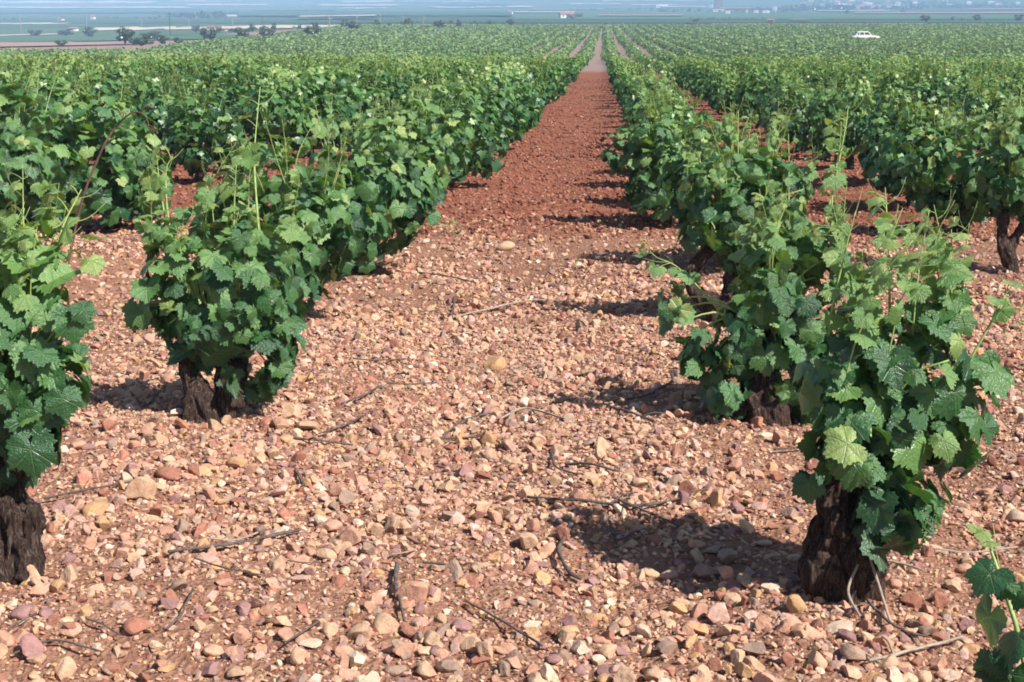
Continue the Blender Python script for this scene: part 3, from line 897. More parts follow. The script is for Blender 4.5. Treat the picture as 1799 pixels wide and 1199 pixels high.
for n, (y, x, k, j) in enumerate(cand):
    rr = np.random.default_rng(abs(k * 31 + j * 57 + 9))
    if n >= NIND:
        rest.append((x, y)); continue
    q = seen_in_row.get(k, {0: 3, -1: 2, 1: 1}.get(k, 0)); seen_in_row[k] = q + 1
    side = 'right' if k >= 0 else 'left'
    m = k if k >= 0 else -k - 1
    rown = ('row bordering the lane on the ' + side) if m == 0 else '%s row %s of the lane' % (NUMW[m] if m < 12 else 'outermost', side)
    if q < 8 and m < 10:
        lab = '%s vine from the camera in the %s' % (NUMW[q], rown)
    else:
        lab = 'distant vine merging into the green hedge of the ' + rown
    if k == -2 and j == 4: lab = 'dense vine behind the brown arching cane in the second row left of the lane'
    t = vine_thing(lab, x, y, rr.uniform(0, 6.28))
    s = rr.uniform(.92, 1.14); q3 = .92 if k in (0, 1) else (1.16 if -9 < k < -1 else 1.04); t.scale = (s * q3, s * q3, s * (1.14 if k < 0 else (1.0 if k == 0 else 1.03)))
    kind = KN if y < 12.5 else (KM if y < 27 else KF)
    tr, fo, sh = kind[rr.integers(0, len(kind))]
    obj('trunk', tr, t); obj('foliage', fo, t)
    for q2 in sh: obj('shoot', q2, t)
LAST_Y = rest[0][1]

# vines beyond, too many and too small to count: one mass for the rest of this plot, one for the next plot
def vine_mass(name, pts, nleaf, size, label, h=1.0, w=.46, mat=MAT_LEAF_MASS):
    pts = np.asarray(pts); n = len(pts)
    rng = np.random.default_rng(n)
    d = unit(rng.normal(size=(n, nleaf, 3)))
    fr = 1 - .5 * rng.random((n, nleaf, 1)) ** 1.6
    sc = rng.uniform(.8, 1.2, (n, 1, 1))
    loc = d * fr * np.array([w, .5, .36 * h]) * sc + np.array([0, 0, .50 * h])
    p = loc + np.stack([pts[:, 0], pts[:, 1], ground_z(pts[:, 0], pts[:, 1])], -1)[:, None, :]
    nr = d + [0, 0, .45] + rng.normal(size=d.shape) * .45
    tp = d * [.5, .5, 0] + [0, 0, -1] + rng.normal(size=d.shape) * .4
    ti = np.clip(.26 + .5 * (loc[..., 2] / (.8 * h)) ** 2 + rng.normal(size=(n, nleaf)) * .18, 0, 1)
    g = Geo()
    put_leaves(g, LOW, p.reshape(-1, 3), nr.reshape(-1, 3), tp.reshape(-1, 3), rng.uniform(.7, 1.2, n * nleaf) * size, ti.ravel(), 0, rng)
    o = obj(name, g.mesh(name, [mat]))
    return tag(o, label, 'vines', None, 'stuff')

near_rest = [q for q in rest]
far1, far2 = [], []
CARP = on_ground(1520, 74.5)
for k in range(-70, 60):
    for j in range(58, 230):
        rr = random.Random(k * 4001 + j)
        x, y = X0 + W * k + rr.gauss(0, .08), Y0 + PITCH * j + rr.gauss(0, .1)
        if y < 116 or y > 412: continue
        a, b = px_of((x, y, float(terrain(x, y)) + .4))
        if a < -30 or a > PXW + 30: continue
        if abs(x - CARP[0]) < 3.0 and -1.0 < y - CARP[1] < 1.6: continue
        lim = 150 + max(a - 260, 0) * .75          # on the left the plot ends earlier
        if a < 640 and y > lim: continue
        if rr.random() < .04: continue
        if 205 < y < 232 and a < 1010 and False: continue
        (far1 if y < 200 else far2).append((x, y))
vine_mass('distant_vines', near_rest, 70, .115, 'green mass of far vines closing the red plot')
vine_mass('far_vineyard', far1, 30, .17, 'hazy vine rows of the next plot beyond the red soil', .95, .74, MAT_LEAF_HAZED)
vine_mass('far_vineyard', far2, 15, .27, 'faint vine rows near the top of the next plot', .95, .84, MAT_LEAF_HAZED)

# ------------------------------------------------------------------ stones
COLS = {'tan': (.54, .352, .225), 'salmon': (.51, .28, .19), 'ochre': (.53, .315, .16), 'mauve': (.30, .165, .15), 'rust': (.36, .158, .105), 'cream': (.68, .51, .37), 'grey brown': (.35, .24, .178), 'pink': (.54, .34, .265)}
CN = list(COLS); CP = np.array([.29, .23, .07, .08, .12, .05, .08, .08])
BASE3 = ico(3); BASE2 = ico(2); BASE1 = ico(1)

def stone_shape(base, rng, cuts, flat=None):
    V = base[0].copy()
    V = V * rng.uniform(.75, 1.1, 3)
    for _ in range(cuts):
        n = unit(rng.normal(size=3)); d = rng.uniform(.34, .72)
        s = V @ n
        V = V - np.outer(np.maximum(s - d, 0), n) * .96
    V[:, 2] *= flat if flat else rng.uniform(.5, .85)
    V += (vnoise(V[:, 0] * 3 + 7, V[:, 1] * 3 + V[:, 2] * 2, int(rng.integers(99)))[:, None] - .5) * .10 * unit(V)
    V -= (V.max(0) + V.min(0)) / 2
    return V / (V.max(0) - V.min(0))[:2].max()

ST_ANG = [stone_shape(BASE3, np.random.default_rng(40 + i), 10) for i in range(7)]
ST_RND = [stone_shape(BASE3, np.random.default_rng(60 + i), 4) for i in range(4)]
ST_SLAB = [stone_shape(BASE3, np.random.default_rng(80 + i), 6, .33) for i in range(3)]
def stone_mesh(V):
    g = Geo(); g.add(V, BASE3[1]); me = g.mesh('stone', [MAT_STONE], True)
    e = me.edges
    me.set_sharp_from_angle(angle=math.radians(24))
    return me
SM = {'angular': [stone_mesh(V) for V in ST_ANG], 'rounded': [stone_mesh(V) for V in ST_RND], 'flat': [stone_mesh(V) for V in ST_SLAB]}
SG = 'larger stones lying loose on the lane'
NAMED = []
used_labels = {}
STONE_XY = []
def put_stone(x, y, size, shape, colour, label, rng, sink=.22):
    me = SM[shape][rng.integers(0, len(SM[shape]))]
    hgt = max(v.co.z for v in me.vertices) * size * 2
    o = obj('stone', me)
    o.scale = (size, size * rng.uniform(.8, 1.05), size)
    o.rotation_euler = (rng.normal() * .18, rng.normal() * .18, rng.uniform(0, 6.28))
    o.location = (float(x), float(y), float(soil_z(x, y)) + hgt * (.5 - sink))
    c = np.array(COLS[colour]) * rng.uniform(.85, 1.15)
    o.color = (*[min(float(q), .85) for q in c], 1)
    STONE_XY.append((x, y, size))
    return tag(o, label, 'stone', SG)

for px, py, w, shp, col, lab in [
    (728, 1062, 60, 'rounded', 'salmon', 'biggest reddish block low in the middle of the lane'),
    (997, 1124, 38, 'rounded', 'ochre', 'smooth orange ochre pebble alone on bare soil near the front'),
    (758, 1132, 40, 'angular', 'tan', 'squarish tan block just in front of the biggest reddish block'),
    (1472, 1112, 56, 'flat', 'cream', 'pale pinkish white flat slab at the foot of the thick trunk'),
    (1398, 1078, 36, 'angular', 'ochre', 'yellow ochre cube-like stone left of the thick trunk'),
    (1490, 1125, 34, 'rounded', 'mauve', 'purple brown stone leaning on the pale flat slab'),
    (1428, 1122, 38, 'rounded', 'salmon', 'salmon egg-shaped stone next to the pale flat slab'),
    (1392, 1110, 42, 'angular', 'salmon', 'rough salmon stone between yellow cube and salmon egg'),
    (236, 1108, 48, 'rounded', 'rust', 'deep red rounded stone low on the left of the lane'),
    (36, 1090, 42, 'rounded', 'mauve', 'dark maroon stone in the lower left corner'),
    (18, 1064, 24, 'angular', 'cream', 'small cream stone above the dark maroon one at the left corner'),
    (870, 652, 40, 'angular', 'ochre', 'tall ochre stone standing upright in the middle of the lane'),
    (888, 440, 30, 'rounded', 'tan', 'lone light tan boulder where pale gravel meets red soil'),
    (617, 958, 42, 'angular', 'salmon', 'flat topped salmon block left of the lane centre'),
    (577, 928, 46, 'flat', 'salmon', 'orange salmon slab behind the flat topped salmon block'),
    (247, 882, 54, 'angular', 'tan', 'largest tan block beside the left stump'),
    (298, 842, 50, 'flat', 'rust', 'dark rust slab behind the largest tan block'),
    (168, 903, 44, 'flat', 'ochre', 'ochre slab right of the black ribbed stump'),
    (785, 866, 34, 'angular', 'tan', 'wedge-shaped tan stone in the centre of the lane'),
    (788, 918, 36, 'angular', 'grey brown', 'dull grey brown stone in front of the wedge-shaped tan one'),
    (574, 982, 34, 'angular', 'tan', 'tan block at the right end of the long grey twig'),
    (368, 993, 50, 'flat', 'pink', 'long pinkish slab under the long grey twig'),
    (632, 1122, 46, 'rounded', 'tan', 'round sandy stone left of the biggest reddish block'),
    (625, 1172, 42, 'angular', 'cream', 'cream stone low at the bottom of the lane'),
    (708, 1152, 40, 'rounded', 'salmon', 'salmon ball-like stone in front of the squarish tan block'),
    (786, 1176, 42, 'rounded', 'grey brown', 'brown disc-like stone at the bottom of the lane'),
    (1020, 1152, 38, 'angular', 'cream', 'cream wedge in front of the smooth orange ochre pebble'),
    (1278, 990, 40, 'rounded', 'grey brown', 'brown round stone in the shade of the nearest big vine'),
    (1240, 1012, 44, 'angular', 'grey brown', 'shaded brown block left of the brown round stone'),
    (1345, 775, 34, 'angular', 'cream', 'cream stone on the sunny ground before the second right vine'),
    (1605, 1148, 44, 'flat', 'tan', 'tan slab in front of the thick trunk beside a pale stick'),
    (1500, 1168, 46, 'angular', 'grey brown', 'grey brown cornered block in front of the pale flat slab'),
    (925, 965, 40, 'rounded', 'tan', 'tan lump beside the dark bent twig'),
    (1190, 672, 26, 'angular', 'tan', 'sandy block by the shaded foot of the second right vine'),
    (540, 760, 40, 'flat', 'tan', 'pale tan slab just right of the two-stemmed trunk')]:
    p = on_ground(px, py)
    rng = np.random.default_rng(px * 3 + py)
    put_stone(p[0], p[1] + .01, w / F * depth_of(p) * 1.08, shp, col, lab, rng)
    NAMED.append((p[0], p[1], lab))

LAND = [(q[0], q[1], 'the ' + ' '.join(q[2].split()[:4]).replace(' low', '').replace(' just', '').replace(' leaning', '').replace(' alone', '').replace(' in', '').replace(' next', '').replace(' behind', '').replace(' between', '')
         .replace(' beside', '').replace(' above', '').replace(' standing', '').replace(' where', '')) for q in NAMED]
LAND = [(NAMED[i][0], NAMED[i][1], s) for i, s in {0: 'the biggest reddish block', 1: 'the smooth orange pebble', 3: 'the pale flat slab', 4: 'the yellow cube stone', 8: 'the deep red rounded stone', 9: 'the dark maroon corner stone',
        11: 'the upright ochre stone', 12: 'the lone tan boulder', 13: 'the flat topped salmon block', 15: 'the largest tan block', 17: 'the ochre slab', 18: 'the wedge-shaped tan stone', 20: 'the long grey twig',
        22: 'the round sandy stone', 25: 'the brown disc stone', 27: 'the shaded brown round stone', 29: 'the cream stone', 30: 'the tan slab', 32: 'the dark bent twig', 33: 'the sandy block', 34: 'the pale tan slab'}.items()]
LAND += [(.69, 3.8, 'the thick trunk'), (.66, 5.71, 'the second right vine'), (-1.61, 5.6, 'the two-stemmed trunk'), (-1.69, 3.83, 'the black ribbed stump')]
rng = np.random.default_rng(5)
tries = 0
nst = 0
CLUST = rng.uniform(0, 1, 999)
while nst < 255 and tries < 40000:
    tries += 1
    px, py = rng.uniform(-20, 1820), 1199 - 560 * rng.random() ** 1.4 + 10
    p = on_ground(px, py) if False else None
    r = ray(px, py); t = -CAMH / r[2]; x, y = (CAM + r * t)[:2]
    s = rng.uniform(.038, .06) * (1 + .4 * (rng.random() < .15))
    if vnoise(np.array(x * 1.6), np.array(y * 1.6), 8) < .38: continue
    if any((x - q[0]) ** 2 + (y - q[1]) ** 2 < ((s + q[2]) * .5) ** 2 for q in STONE_XY): continue
    if any((x - q[0]) ** 2 + (y - q[1]) ** 2 < .014 for q in LAND[-4:]): continue
    col = CN[rng.choice(8, p=CP)]
    shp = ['angular', 'rounded', 'flat'][rng.choice(3, p=[.55, .25, .2])]
    d, lx, ly, ln = min(((x - q[0]) ** 2 + (y - q[1]) ** 2, *q) for q in LAND)
    dx, dy = x - lx, y - ly
    rel = ('just ' if d < .04 else '') + (('right of' if dx > 0 else 'left of') if abs(dx) > abs(dy) else ('behind' if dy > 0 else 'in front of'))
    sz = 'small' if s < .046 else ('hand-sized' if s > .066 else 'medium')
    lab = '%s %s %s stone %s %s' % (sz, shp, col, rel, ln)
    put_stone(x, y, s, shp, col, lab, rng)
    nst += 1

# the rest of the stones are gravel: one mass
def gravel(name, n, smin, smax, power, base, cuts, region, seed, label, fd=None, pal=None):
    rng = np.random.default_rng(seed)
    tm = [stone_shape(base, np.random.default_rng(seed * 10 + i), cuts) for i in range(12)]
    X, Y = region(rng, n)
    if fd is not None:
        k = fd(X, Y) > rng.random(len(X)); X, Y = X[k], Y[k]
    n = len(X)
    S = smin + (smax - smin) * rng.random(n) ** power
    Z = soil_z(X, Y)
    yaw = rng.uniform(0, 6.28, n); tx, ty = rng.normal(size=n) * .25, rng.normal(size=n) * .25
    ci = rng.choice(8, n, p=CP)
    C = np.array([COLS[c] for c in CN])[ci] * rng.uniform(.8, 1.22, (n, 1))
    if pal is not None: C = np.array(pal)[rng.integers(0, len(pal), n)] * rng.uniform(.7, 1.3, (n, 1))
    redden = np.clip((Y - 10.5) / 2.5, 0, 1)[:, None]
    C = C * (1 - .38 * redden) + np.array([.26, .105, .07]) * .38 * redden
    asp = rng.uniform(.65, 1.0, n)
    g = Geo()
    w = rng.integers(0, 12, n)
    for t in range(12):
        ix = np.where(w == t)[0]
        TV = tm[t]
        V = TV[None] * S[ix][:, None, None] * np.stack([np.ones(len(ix)), asp[ix], np.ones(len(ix))], -1)[:, None, :]
        V[..., 2] += V[..., 0] * tx[ix][:, None] + V[..., 1] * ty[ix][:, None]
        c, s = np.cos(yaw[ix])[:, None], np.sin(yaw[ix])[:, None]
        VX, VY = V[..., 0] * c - V[..., 1] * s, V[..., 0] * s + V[..., 1] * c
        hz = TV[:, 2].max() * .5
        V = np.stack([VX + X[ix][:, None], VY + Y[ix][:, None], V[..., 2] + (Z[ix] + S[ix] * hz * rng.uniform(-.5, 1.5, len(ix)))[:, None]], -1)
        off = (np.arange(len(ix)) * len(TV))[:, None, None]
        A = np.repeat(C[ix][:, None, :], len(TV), 1)
        g.add(V.reshape(-1, 3), (base[1][None] + off).reshape(-1, 3), 0, A.reshape(-1, 3))
    o = obj(name, g.mesh(name, [MAT_GRAVEL], False))
    return tag(o, label, 'gravel', None, 'stuff')

def wedge(y0, y1, margin=.25):
    def f(rng, n):
        Y = np.sqrt(rng.uniform(y0 * y0, y1 * y1, n)); X = rng.uniform(-1, 1, n) * (.42 * Y + margin) - PSI * Y
        return X, Y
    return f
def patchy(x, y):
    return np.clip((vnoise(x * 1.5, y * 1.5, 21) * .6 + vnoise(x * 4, y * 4, 22) * .4 - .33) * 3.6, np.where(y < 3.7, .6, .26), 1)
def lanes(y0, y1):
    def f(rng, n):
        Y = np.exp(rng.uniform(math.log(y0), math.log(y1), n)); X = rng.uniform(-5.5, 6.5, n)
        return X, Y
    return f
def fade_out(x, y):
    return patchy(x, y) * np.clip((12.9 + 1.6 * (vnoise(x * .9, x * .3, 5) - .5) - y) / 1.6, 0, 1)
gravel('gravel', 16000, .026, .064, 1.9, BASE2, 9, wedge(2.6, 9), 3, 'larger loose tan and reddish rubble covering the near ground', patchy)
gravel('gravel', 36000, .014, .032, 1.3, BASE1, 7, wedge(2.6, 8.6), 9, 'smaller loose rubble covering the near ground', patchy)
gravel('gravel', 34000, .018, .060, 2.2, BASE1, 7, wedge(8.3, 13.5), 6, 'loose stones covering the middle ground', fade_out)
gravel('gravel', 90000, .006, .018, 1.4, BASE1, 4, wedge(2.6, 8), 4, 'fine reddish grit between the stones', lambda x, y: np.clip(patchy(x, y) + .35, 0, 1))
gravel('gravel', 15000, .016, .045, 1.9, BASE1, 6, lanes(11, 60), 7, 'small pale stones scattered over the red soil')
gravel('soil_clods', 52000, .022, .064, 2.0, BASE1, 4, lanes(11.2, 70), 12, 'rough clods of tilled red soil between the rows', None, [(.25, .089, .052), (.31, .115, .068), (.36, .15, .095), (.19, .066, .042)])

# ------------------------------------------------------------------ pruned twigs on the ground
def twig(pts, w, label, pale=False, side=0):
    W3 = []
    for px, py in pts:
        p = on_ground(px, py); W3.append(np.array([p[0], p[1], float(soil_z(p[0], p[1])) + .022]))
    dep = depth_of(W3[0])
    rng = np.random.default_rng(int(pts[0][0] * 13 + pts[0][1]))
    P = smooth_path(W3, max(8, 4 * len(W3)))
    L = np.linalg.norm(P[-1] - P[0])
    P = P + np.cumsum(rng.normal(size=P.shape) * [.02, .02, .004], 0) * L * .35 * np.sin(np.linspace(0, math.pi, len(P)))[:, None]
    P[:, 2] = np.maximum(P[:, 2], soil_z(P[:, 0], P[:, 1]) + .012)
    o0 = P[0].copy()
    r = w * .82 / 2 / F * dep
    g = Geo(); tube(g, P - o0, [r * 1.1, r * .85, r * 1.0, r * .7, r * .85, r * .6], 7, 30, 0, bark=.3, seed=3)
    for k in range(side):
        i = int(rng.uniform(.3, .8) * len(P)); d = unit(P[min(i + 1, len(P) - 1)] - P[i - 1]); q = unit(np.cross(d, [0, 0, 1])) * rng.choice([-1, 1])
        e = P[i] - o0 + (d * .5 + q * .7 + [0, 0, .15]) * L * rng.uniform(.18, .3)
        tube(g, [P[i] - o0, (P[i] - o0 + e) / 2 + [0, 0, .01], e], [r * .7, r * .4], 6, 8, 0, bark=.1)
    o = obj('pruned_twig', g.mesh('pruned_twig', [MAT_TWIG_PALE if pale else MAT_TWIG]), None, o0)
    return tag(o, label, 'twig', 'pruned twigs on the stony ground')

for a in [
    ([(78, 884), (150, 868), (240, 855)], 6, 'grey twig lying just right of the big hanging leaf'),
    ([(297, 986), (400, 968), (530, 941)], 8, 'long dark grey twig on the left with a paler one on top'),
    ([(363, 962), (420, 956), (473, 940)], 5, 'paler short twig lying over the long dark grey twig', True),
    ([(343, 1000), (400, 1014), (467, 1026)], 5, 'thin brown twig in front of the long dark grey twig'),
    ([(25, 1158), (90, 1138), (180, 1157)], 7, 'dark arched twig in the lower left corner'),
    ([(293, 1120), (320, 1090), (340, 1049)], 5, 'upright-lying thin twig right of the deep red rounded stone'),
    ([(153, 1099), (185, 1112), (213, 1132)], 5, 'stubby twig left of the deep red rounded stone'),
    ([(20, 1118), (45, 1108), (66, 1096)], 5, 'short twig beside the dark maroon corner stone'),
    ([(505, 997), (535, 998), (562, 995)], 4, 'small twig in front of the flat topped salmon block'),
    ([(500, 1147), (530, 1128), (560, 1106)], 6, 'slanting twig left of the round sandy stone'),
    ([(927, 877), (1010, 890), (1100, 904), (1200, 884)], 7, 'longest grey twig lying across the lane with side branches', False, 2),
    ([(1073, 889), (1120, 905), (1193, 937)], 7, 'twig crossing the longest grey one in the vine shadow', False, 1),
    ([(1003, 930), (988, 976), (1003, 1012), (1020, 1027)], 9, 'dark bent twig curling at the edge of the nearest shadow'),
    ([(820, 1063), (887, 1102), (953, 1152)], 6, 'straight brown twig slanting right of the biggest reddish block'),
    ([(698, 1008), (696, 1052), (710, 1100)], 8, 'dark upright twig touching the biggest reddish block'),
    ([(993, 820), (1040, 826), (1087, 837)], 7, 'short thick dark twig behind the longest grey one'),
    ([(970, 806), (977, 830), (1016, 846)], 5, 'hooked twig behind the short thick dark one'),
    ([(743, 1000), (780, 1006), (813, 1010)], 7, 'blackish twig in mid lane behind the biggest reddish block'),
    ([(688, 990), (710, 984), (732, 976)], 4, 'tiny pale twig left of the blackish mid lane one', True),
    ([(1070, 925), (1083, 955), (1120, 945)], 6, 'forked twig in the shadow of the nearest big vine', False, 2),
    ([(1525, 1183), (1587, 1163), (1690, 1139)], 9, 'thick pale stick at the lower right', True, 1),
    ([(1523, 1066), (1550, 1100), (1583, 1120), (1633, 1137)], 6, 'curved grey twig in front of the thick trunk'),
    ([(1487, 1147), (1515, 1165), (1547, 1188)], 6, 'short pale stick left of the thick pale one', True),
    ([(1570, 970), (1640, 980), (1700, 983), (1787, 975)], 5, 'long pale twig running right from the thick trunk', True),
    ([(1553, 1000), (1585, 1006), (1622, 1017)], 7, 'stubby pale stick close to the right of the trunk', True),
    ([(1200, 882), (1220, 873), (1243, 866)], 5, 'twig end left of the nearest big vine'),
    ([(795, 564), (847, 551), (933, 538), (990, 538)], 5, 'long twig with a pale cut end in the middle distance', True),
    ([(792, 560), (797, 545), (802, 524)], 4, 'upright twig touching the pale cut end'),
    ([(877, 748), (923, 729), (993, 744)], 5, 'arched pale twig in the middle of the lane', True),
    ([(777, 778), (817, 748), (873, 733)], 5, 'curved grey twig left of the arched pale one'),
    ([(740, 780), (800, 779), (870, 779)], 5, 'straight horizontal twig before the arched pale one'),
    ([(737, 484), (780, 490), (835, 501)], 4, 'thin far twig behind the long cut one'),
    ([(620, 640), (660, 642), (712, 640)], 4, 'thin twig right of the full left vine'),
    ([(1100, 712), (1140, 700), (1182, 681)], 6, 'dark twig in the shadow of the second right vine', False, 1),
    ([(1072, 720), (1110, 735), (1150, 748)], 6, 'darkest twig at the front of the second shadow', False, 1),
    ([(680, 683), (720, 685), (767, 682)], 4, 'faint twig behind the curved grey one'),
    ([(655, 640), (690, 642), (716, 641)], 4, 'short twig left of the upright ochre stone'),
    ([(520, 835), (530, 850), (533, 858)], 7, 'dark stub of twig on the left of the lane'),
    ([(470, 770), (540, 782), (620, 790)], 6, 'long twig in front of the two-stemmed trunk', False, 1),
    ([(640, 740), (600, 760), (560, 770)], 5, 'slanted twig right of the two-stemmed trunk'),
    ([(600, 715), (640, 705), (665, 690)], 5, 'brushy dark twig in the left half of the lane', False, 2),
    ([(1360, 800), (1400, 798), (1440, 797)], 5, 'straight twig behind the nearest big vine')]:
    twig(*a)

# two little weeds
for px, py, lab in ((797, 413, 'tiny green weed sprouting where pale gravel meets red soil'), (712, 402, 'small green weed beside the left row far down the lane')):
    p = on_ground(px, py); rng = np.random.default_rng(px)
    t = thing('weed', lab, 'weed', p)
    g = Geo()
    for k in range(5):
        e = np.array([rng.normal() * .05, rng.normal() * .05, rng.uniform(.05, .13)])
        tube(g, [(0, 0, -.02), e * [.4, .4, .6], e], [.002, .0012], 5, 6)
    obj('stem', g.mesh('stem', [MAT_SHOOT]), t)
    g = Geo(); n = 26
    P = np.column_stack([rng.normal(size=(n, 2)) * .045, rng.uniform(.01, .13, n)])
    put_leaves(g, LOW, P, rng.normal(size=(n, 3)) * .5 + [0, -.3, 1], rng.normal(size=(n, 3)), rng.uniform(.008, .018, n), rng.uniform(.4, .8, n), 0, rng)
    obj('leaves', g.mesh('leaves', [MAT_LEAF_FAR]), t)

# two loose sticks leaning on the thick trunk
for pts, lab, dz in (([(1520, 952), (1540, 1016), (1567, 1112)], 'long pale stick leaning on the thick trunk', -.12), ([(1507, 992), (1490, 1039), (1510, 1090)], 'bent pale stick leaning beside the longer one', -.13)):
    dep = depth_of(on_ground(1478, 1046))
    e = on_ground(*pts[-1]); P = [at_depth(*pts[0], dep + dz * .9), at_depth(*pts[1], dep + dz * 1.1), np.array([e[0], e[1], float(soil_z(e[0], e[1])) + .01])]
    g = Geo(); tube(g, [q - P[2] for q in P], [.0035, .004, .0035], 7, 16)
    tag(obj('pruned_twig', g.mesh('pruned_twig', [MAT_TWIG_PALE]), None, P[2]), lab, 'twig', 'pruned twigs on the stony ground')

# ------------------------------------------------------------------ trees and bushes of the plain
def tree_kind(seed, rx, rz, trunk_h, n, leaf):
    rng = np.random.default_rng(seed)
    g = Geo()
    tube(g, [(0, 0, -.3), (rng.normal() * .05, 0, trunk_h * .5), (rng.normal() * .1, rng.normal() * .1, trunk_h + rz * .7)], [.14 * rx, .11 * rx, .05 * rx], 7, 8, 0)
    for k in range(4):
        a = k * 1.6 + rng.random()
        tube(g, [(0, 0, trunk_h * .7), (math.cos(a) * rx * .3, math.sin(a) * rx * .3, trunk_h + rz * .4), (math.cos(a) * rx * .6, math.sin(a) * rx * .6, trunk_h + rz * .9)], [.06 * rx, .02 * rx], 5, 6, 0)
    tr = g.mesh('trunk', [MAT_BARK])
    g = Geo()
    L = [(rng.normal() * .2, 0, trunk_h * .7 + rz * .85, rx * .62, rx * .62, rz * .72)]
    for k in range(7):
        a = rng.uniform(0, 6.28); q = rx * rng.uniform(.35, .75)
        L.append((math.cos(a) * q, math.sin(a) * q, trunk_h * .6 + rz * rng.uniform(.2, 1.75), rx * rng.uniform(.18, .5), rx * rng.uniform(.18, .5), rz * rng.uniform(.2, .45)))
    crown(g, L, LOW, n, leaf, rng, 0, bare=.2, zmin=.05)
    return tr, g.mesh('crown', [MAT_TREE])
TK = [tree_kind(1, 2.2, 1.6, .8, 1.5, .20), tree_kind(2, 2.4, 1.35, .25, 1.5, .22), tree_kind(3, 1.7, 1.9, 1.0, 1.5, .20), tree_kind(4, 2.6, 1.1, .1, 1.5, .22)]
TH_H = [.8 + 1.6 * 2, .25 + 1.35 * 2, 1.0 + 3.8, .1 + 2.3]
def far_tree(name, px, py_base, wpx, hpx, kind, label, cat, group):
    p = on_ground(px, py_base)
    d = depth_of(p)
    t = thing(name, label, cat, p, random.uniform(0, 6.28), group)
    sx = wpx / F * d / 3.5; sz = hpx / F * d / TH_H[kind] * 1.3
    t.scale = (sx, sx, sz)
    obj('trunk', TK[kind][0], t); obj('crown', TK[kind][1], t)
    return t
GB = 'bushes and small trees beyond the vineyard on the left'
for a in [('bush', 63, 63, 22, 9, 1, 'low dull bush farthest left beside the pale track', 'bush'), ('bush', 115, 63, 20, 10, 3, 'low bush second from the left near the white hut'), ('bush', 157, 66, 22, 15, 1, 'round bush at the left end of the pale stubble'),
          ('small_tree', 220, 79, 32, 30, 0, 'tallest dense tree of the left bush cluster'), ('bush', 249, 81, 30, 15, 3, 'silvery green bush at the foot of the tallest cluster tree'),
          ('bush', 285, 78, 18, 13, 1, 'dark low bush right of the silvery green one'), ('bush', 268, 70, 34, 12, 3, 'wide grey bush behind the silvery one'), ('bush', 108, 82, 18, 9, 1, 'pale little bush in the pinkish field corner'),
          ('bush', 314, 77, 16, 9, 3, 'smallest grey bush at the cluster right end'), ('bush', 368, 74, 26, 20, 1, 'grey green round bush standing alone left of centre'), ('bush', 344, 57, 16, 10, 1, 'brownish round bush on the stubble'),
          ('bush', 385, 58, 14, 11, 2, 'dark bush on the stubble beside the yellow hut'), ('bush', 413, 57, 20, 7, 3, 'flat bush on the stubble edge'), ('bush', 427, 71, 24, 17, 1, 'left one of two pale bushes in front of the dark tree group'),
          ('bush', 470, 70, 24, 15, 1, 'right one of two pale bushes in front of the dark tree group'), ('small_tree', 444, 57, 18, 13, 2, 'left tree of the dark group on the stubble'), ('small_tree', 466, 57, 18, 11, 0, 'middle tree of the dark group on the stubble'),
          ('small_tree', 482, 55, 12, 13, 2, 'right tree of the dark group on the stubble'), ('bush', 527, 52, 9, 8, 2, 'tiny round tree alone on the stubble'), ('small_tree', 554, 54, 18, 13, 2, 'dark tree with a pale bush in front'),
          ('bush', 548, 66, 26, 16, 1, 'pale bush in front of a dark tree'), ('bush', 508, 66, 12, 7, 3, 'faint low bush between two pale ones'), ('small_tree', 606, 50, 16, 14, 2, 'dark tree left of the darkest pair'),
          ('small_tree', 623, 55, 26, 17, 0, 'darkest broad tree on the middle stubble'), ('small_tree', 663, 48, 16, 12, 2, 'narrow dark tree right of the darkest broad one'), ('bush', 660, 54, 12, 5, 3, 'low dark bush under the narrow dark tree'),
          ('bush', 684, 50, 12, 9, 2, 'small grey tree between two dark ones'), ('small_tree', 718, 47, 18, 14, 0, 'round dark tree in the middle of the tree line'), ('bush', 708, 47, 9, 7, 3, 'bush hugging the round dark tree'),
          ('bush', 748, 53, 14, 6, 1, 'low bush in front of the tree line'), ('small_tree', 770, 52, 22, 15, 0, 'left of two trees at the right end of the tree line'), ('small_tree', 793, 46, 10, 9, 2, 'little tree behind the right end pair'),
          ('small_tree', 807, 51, 14, 14, 2, 'right one of two trees ending the tree line'), ('bush', 897, 45, 14, 9, 1, 'lone grey bush left of the lime strip'), ('bush', 838, 43, 12, 5, 3, 'flat bush past the tree line'), ('bush', 860, 43, 14, 5, 3, 'flat bush farther past the tree line')]:
    far_tree(a[0], a[1], a[2], a[3], a[4], a[5], a[6], 'tree' if a[0] == 'small_tree' else 'bush', GB)
GR = 'trees on the blue plain to the right'
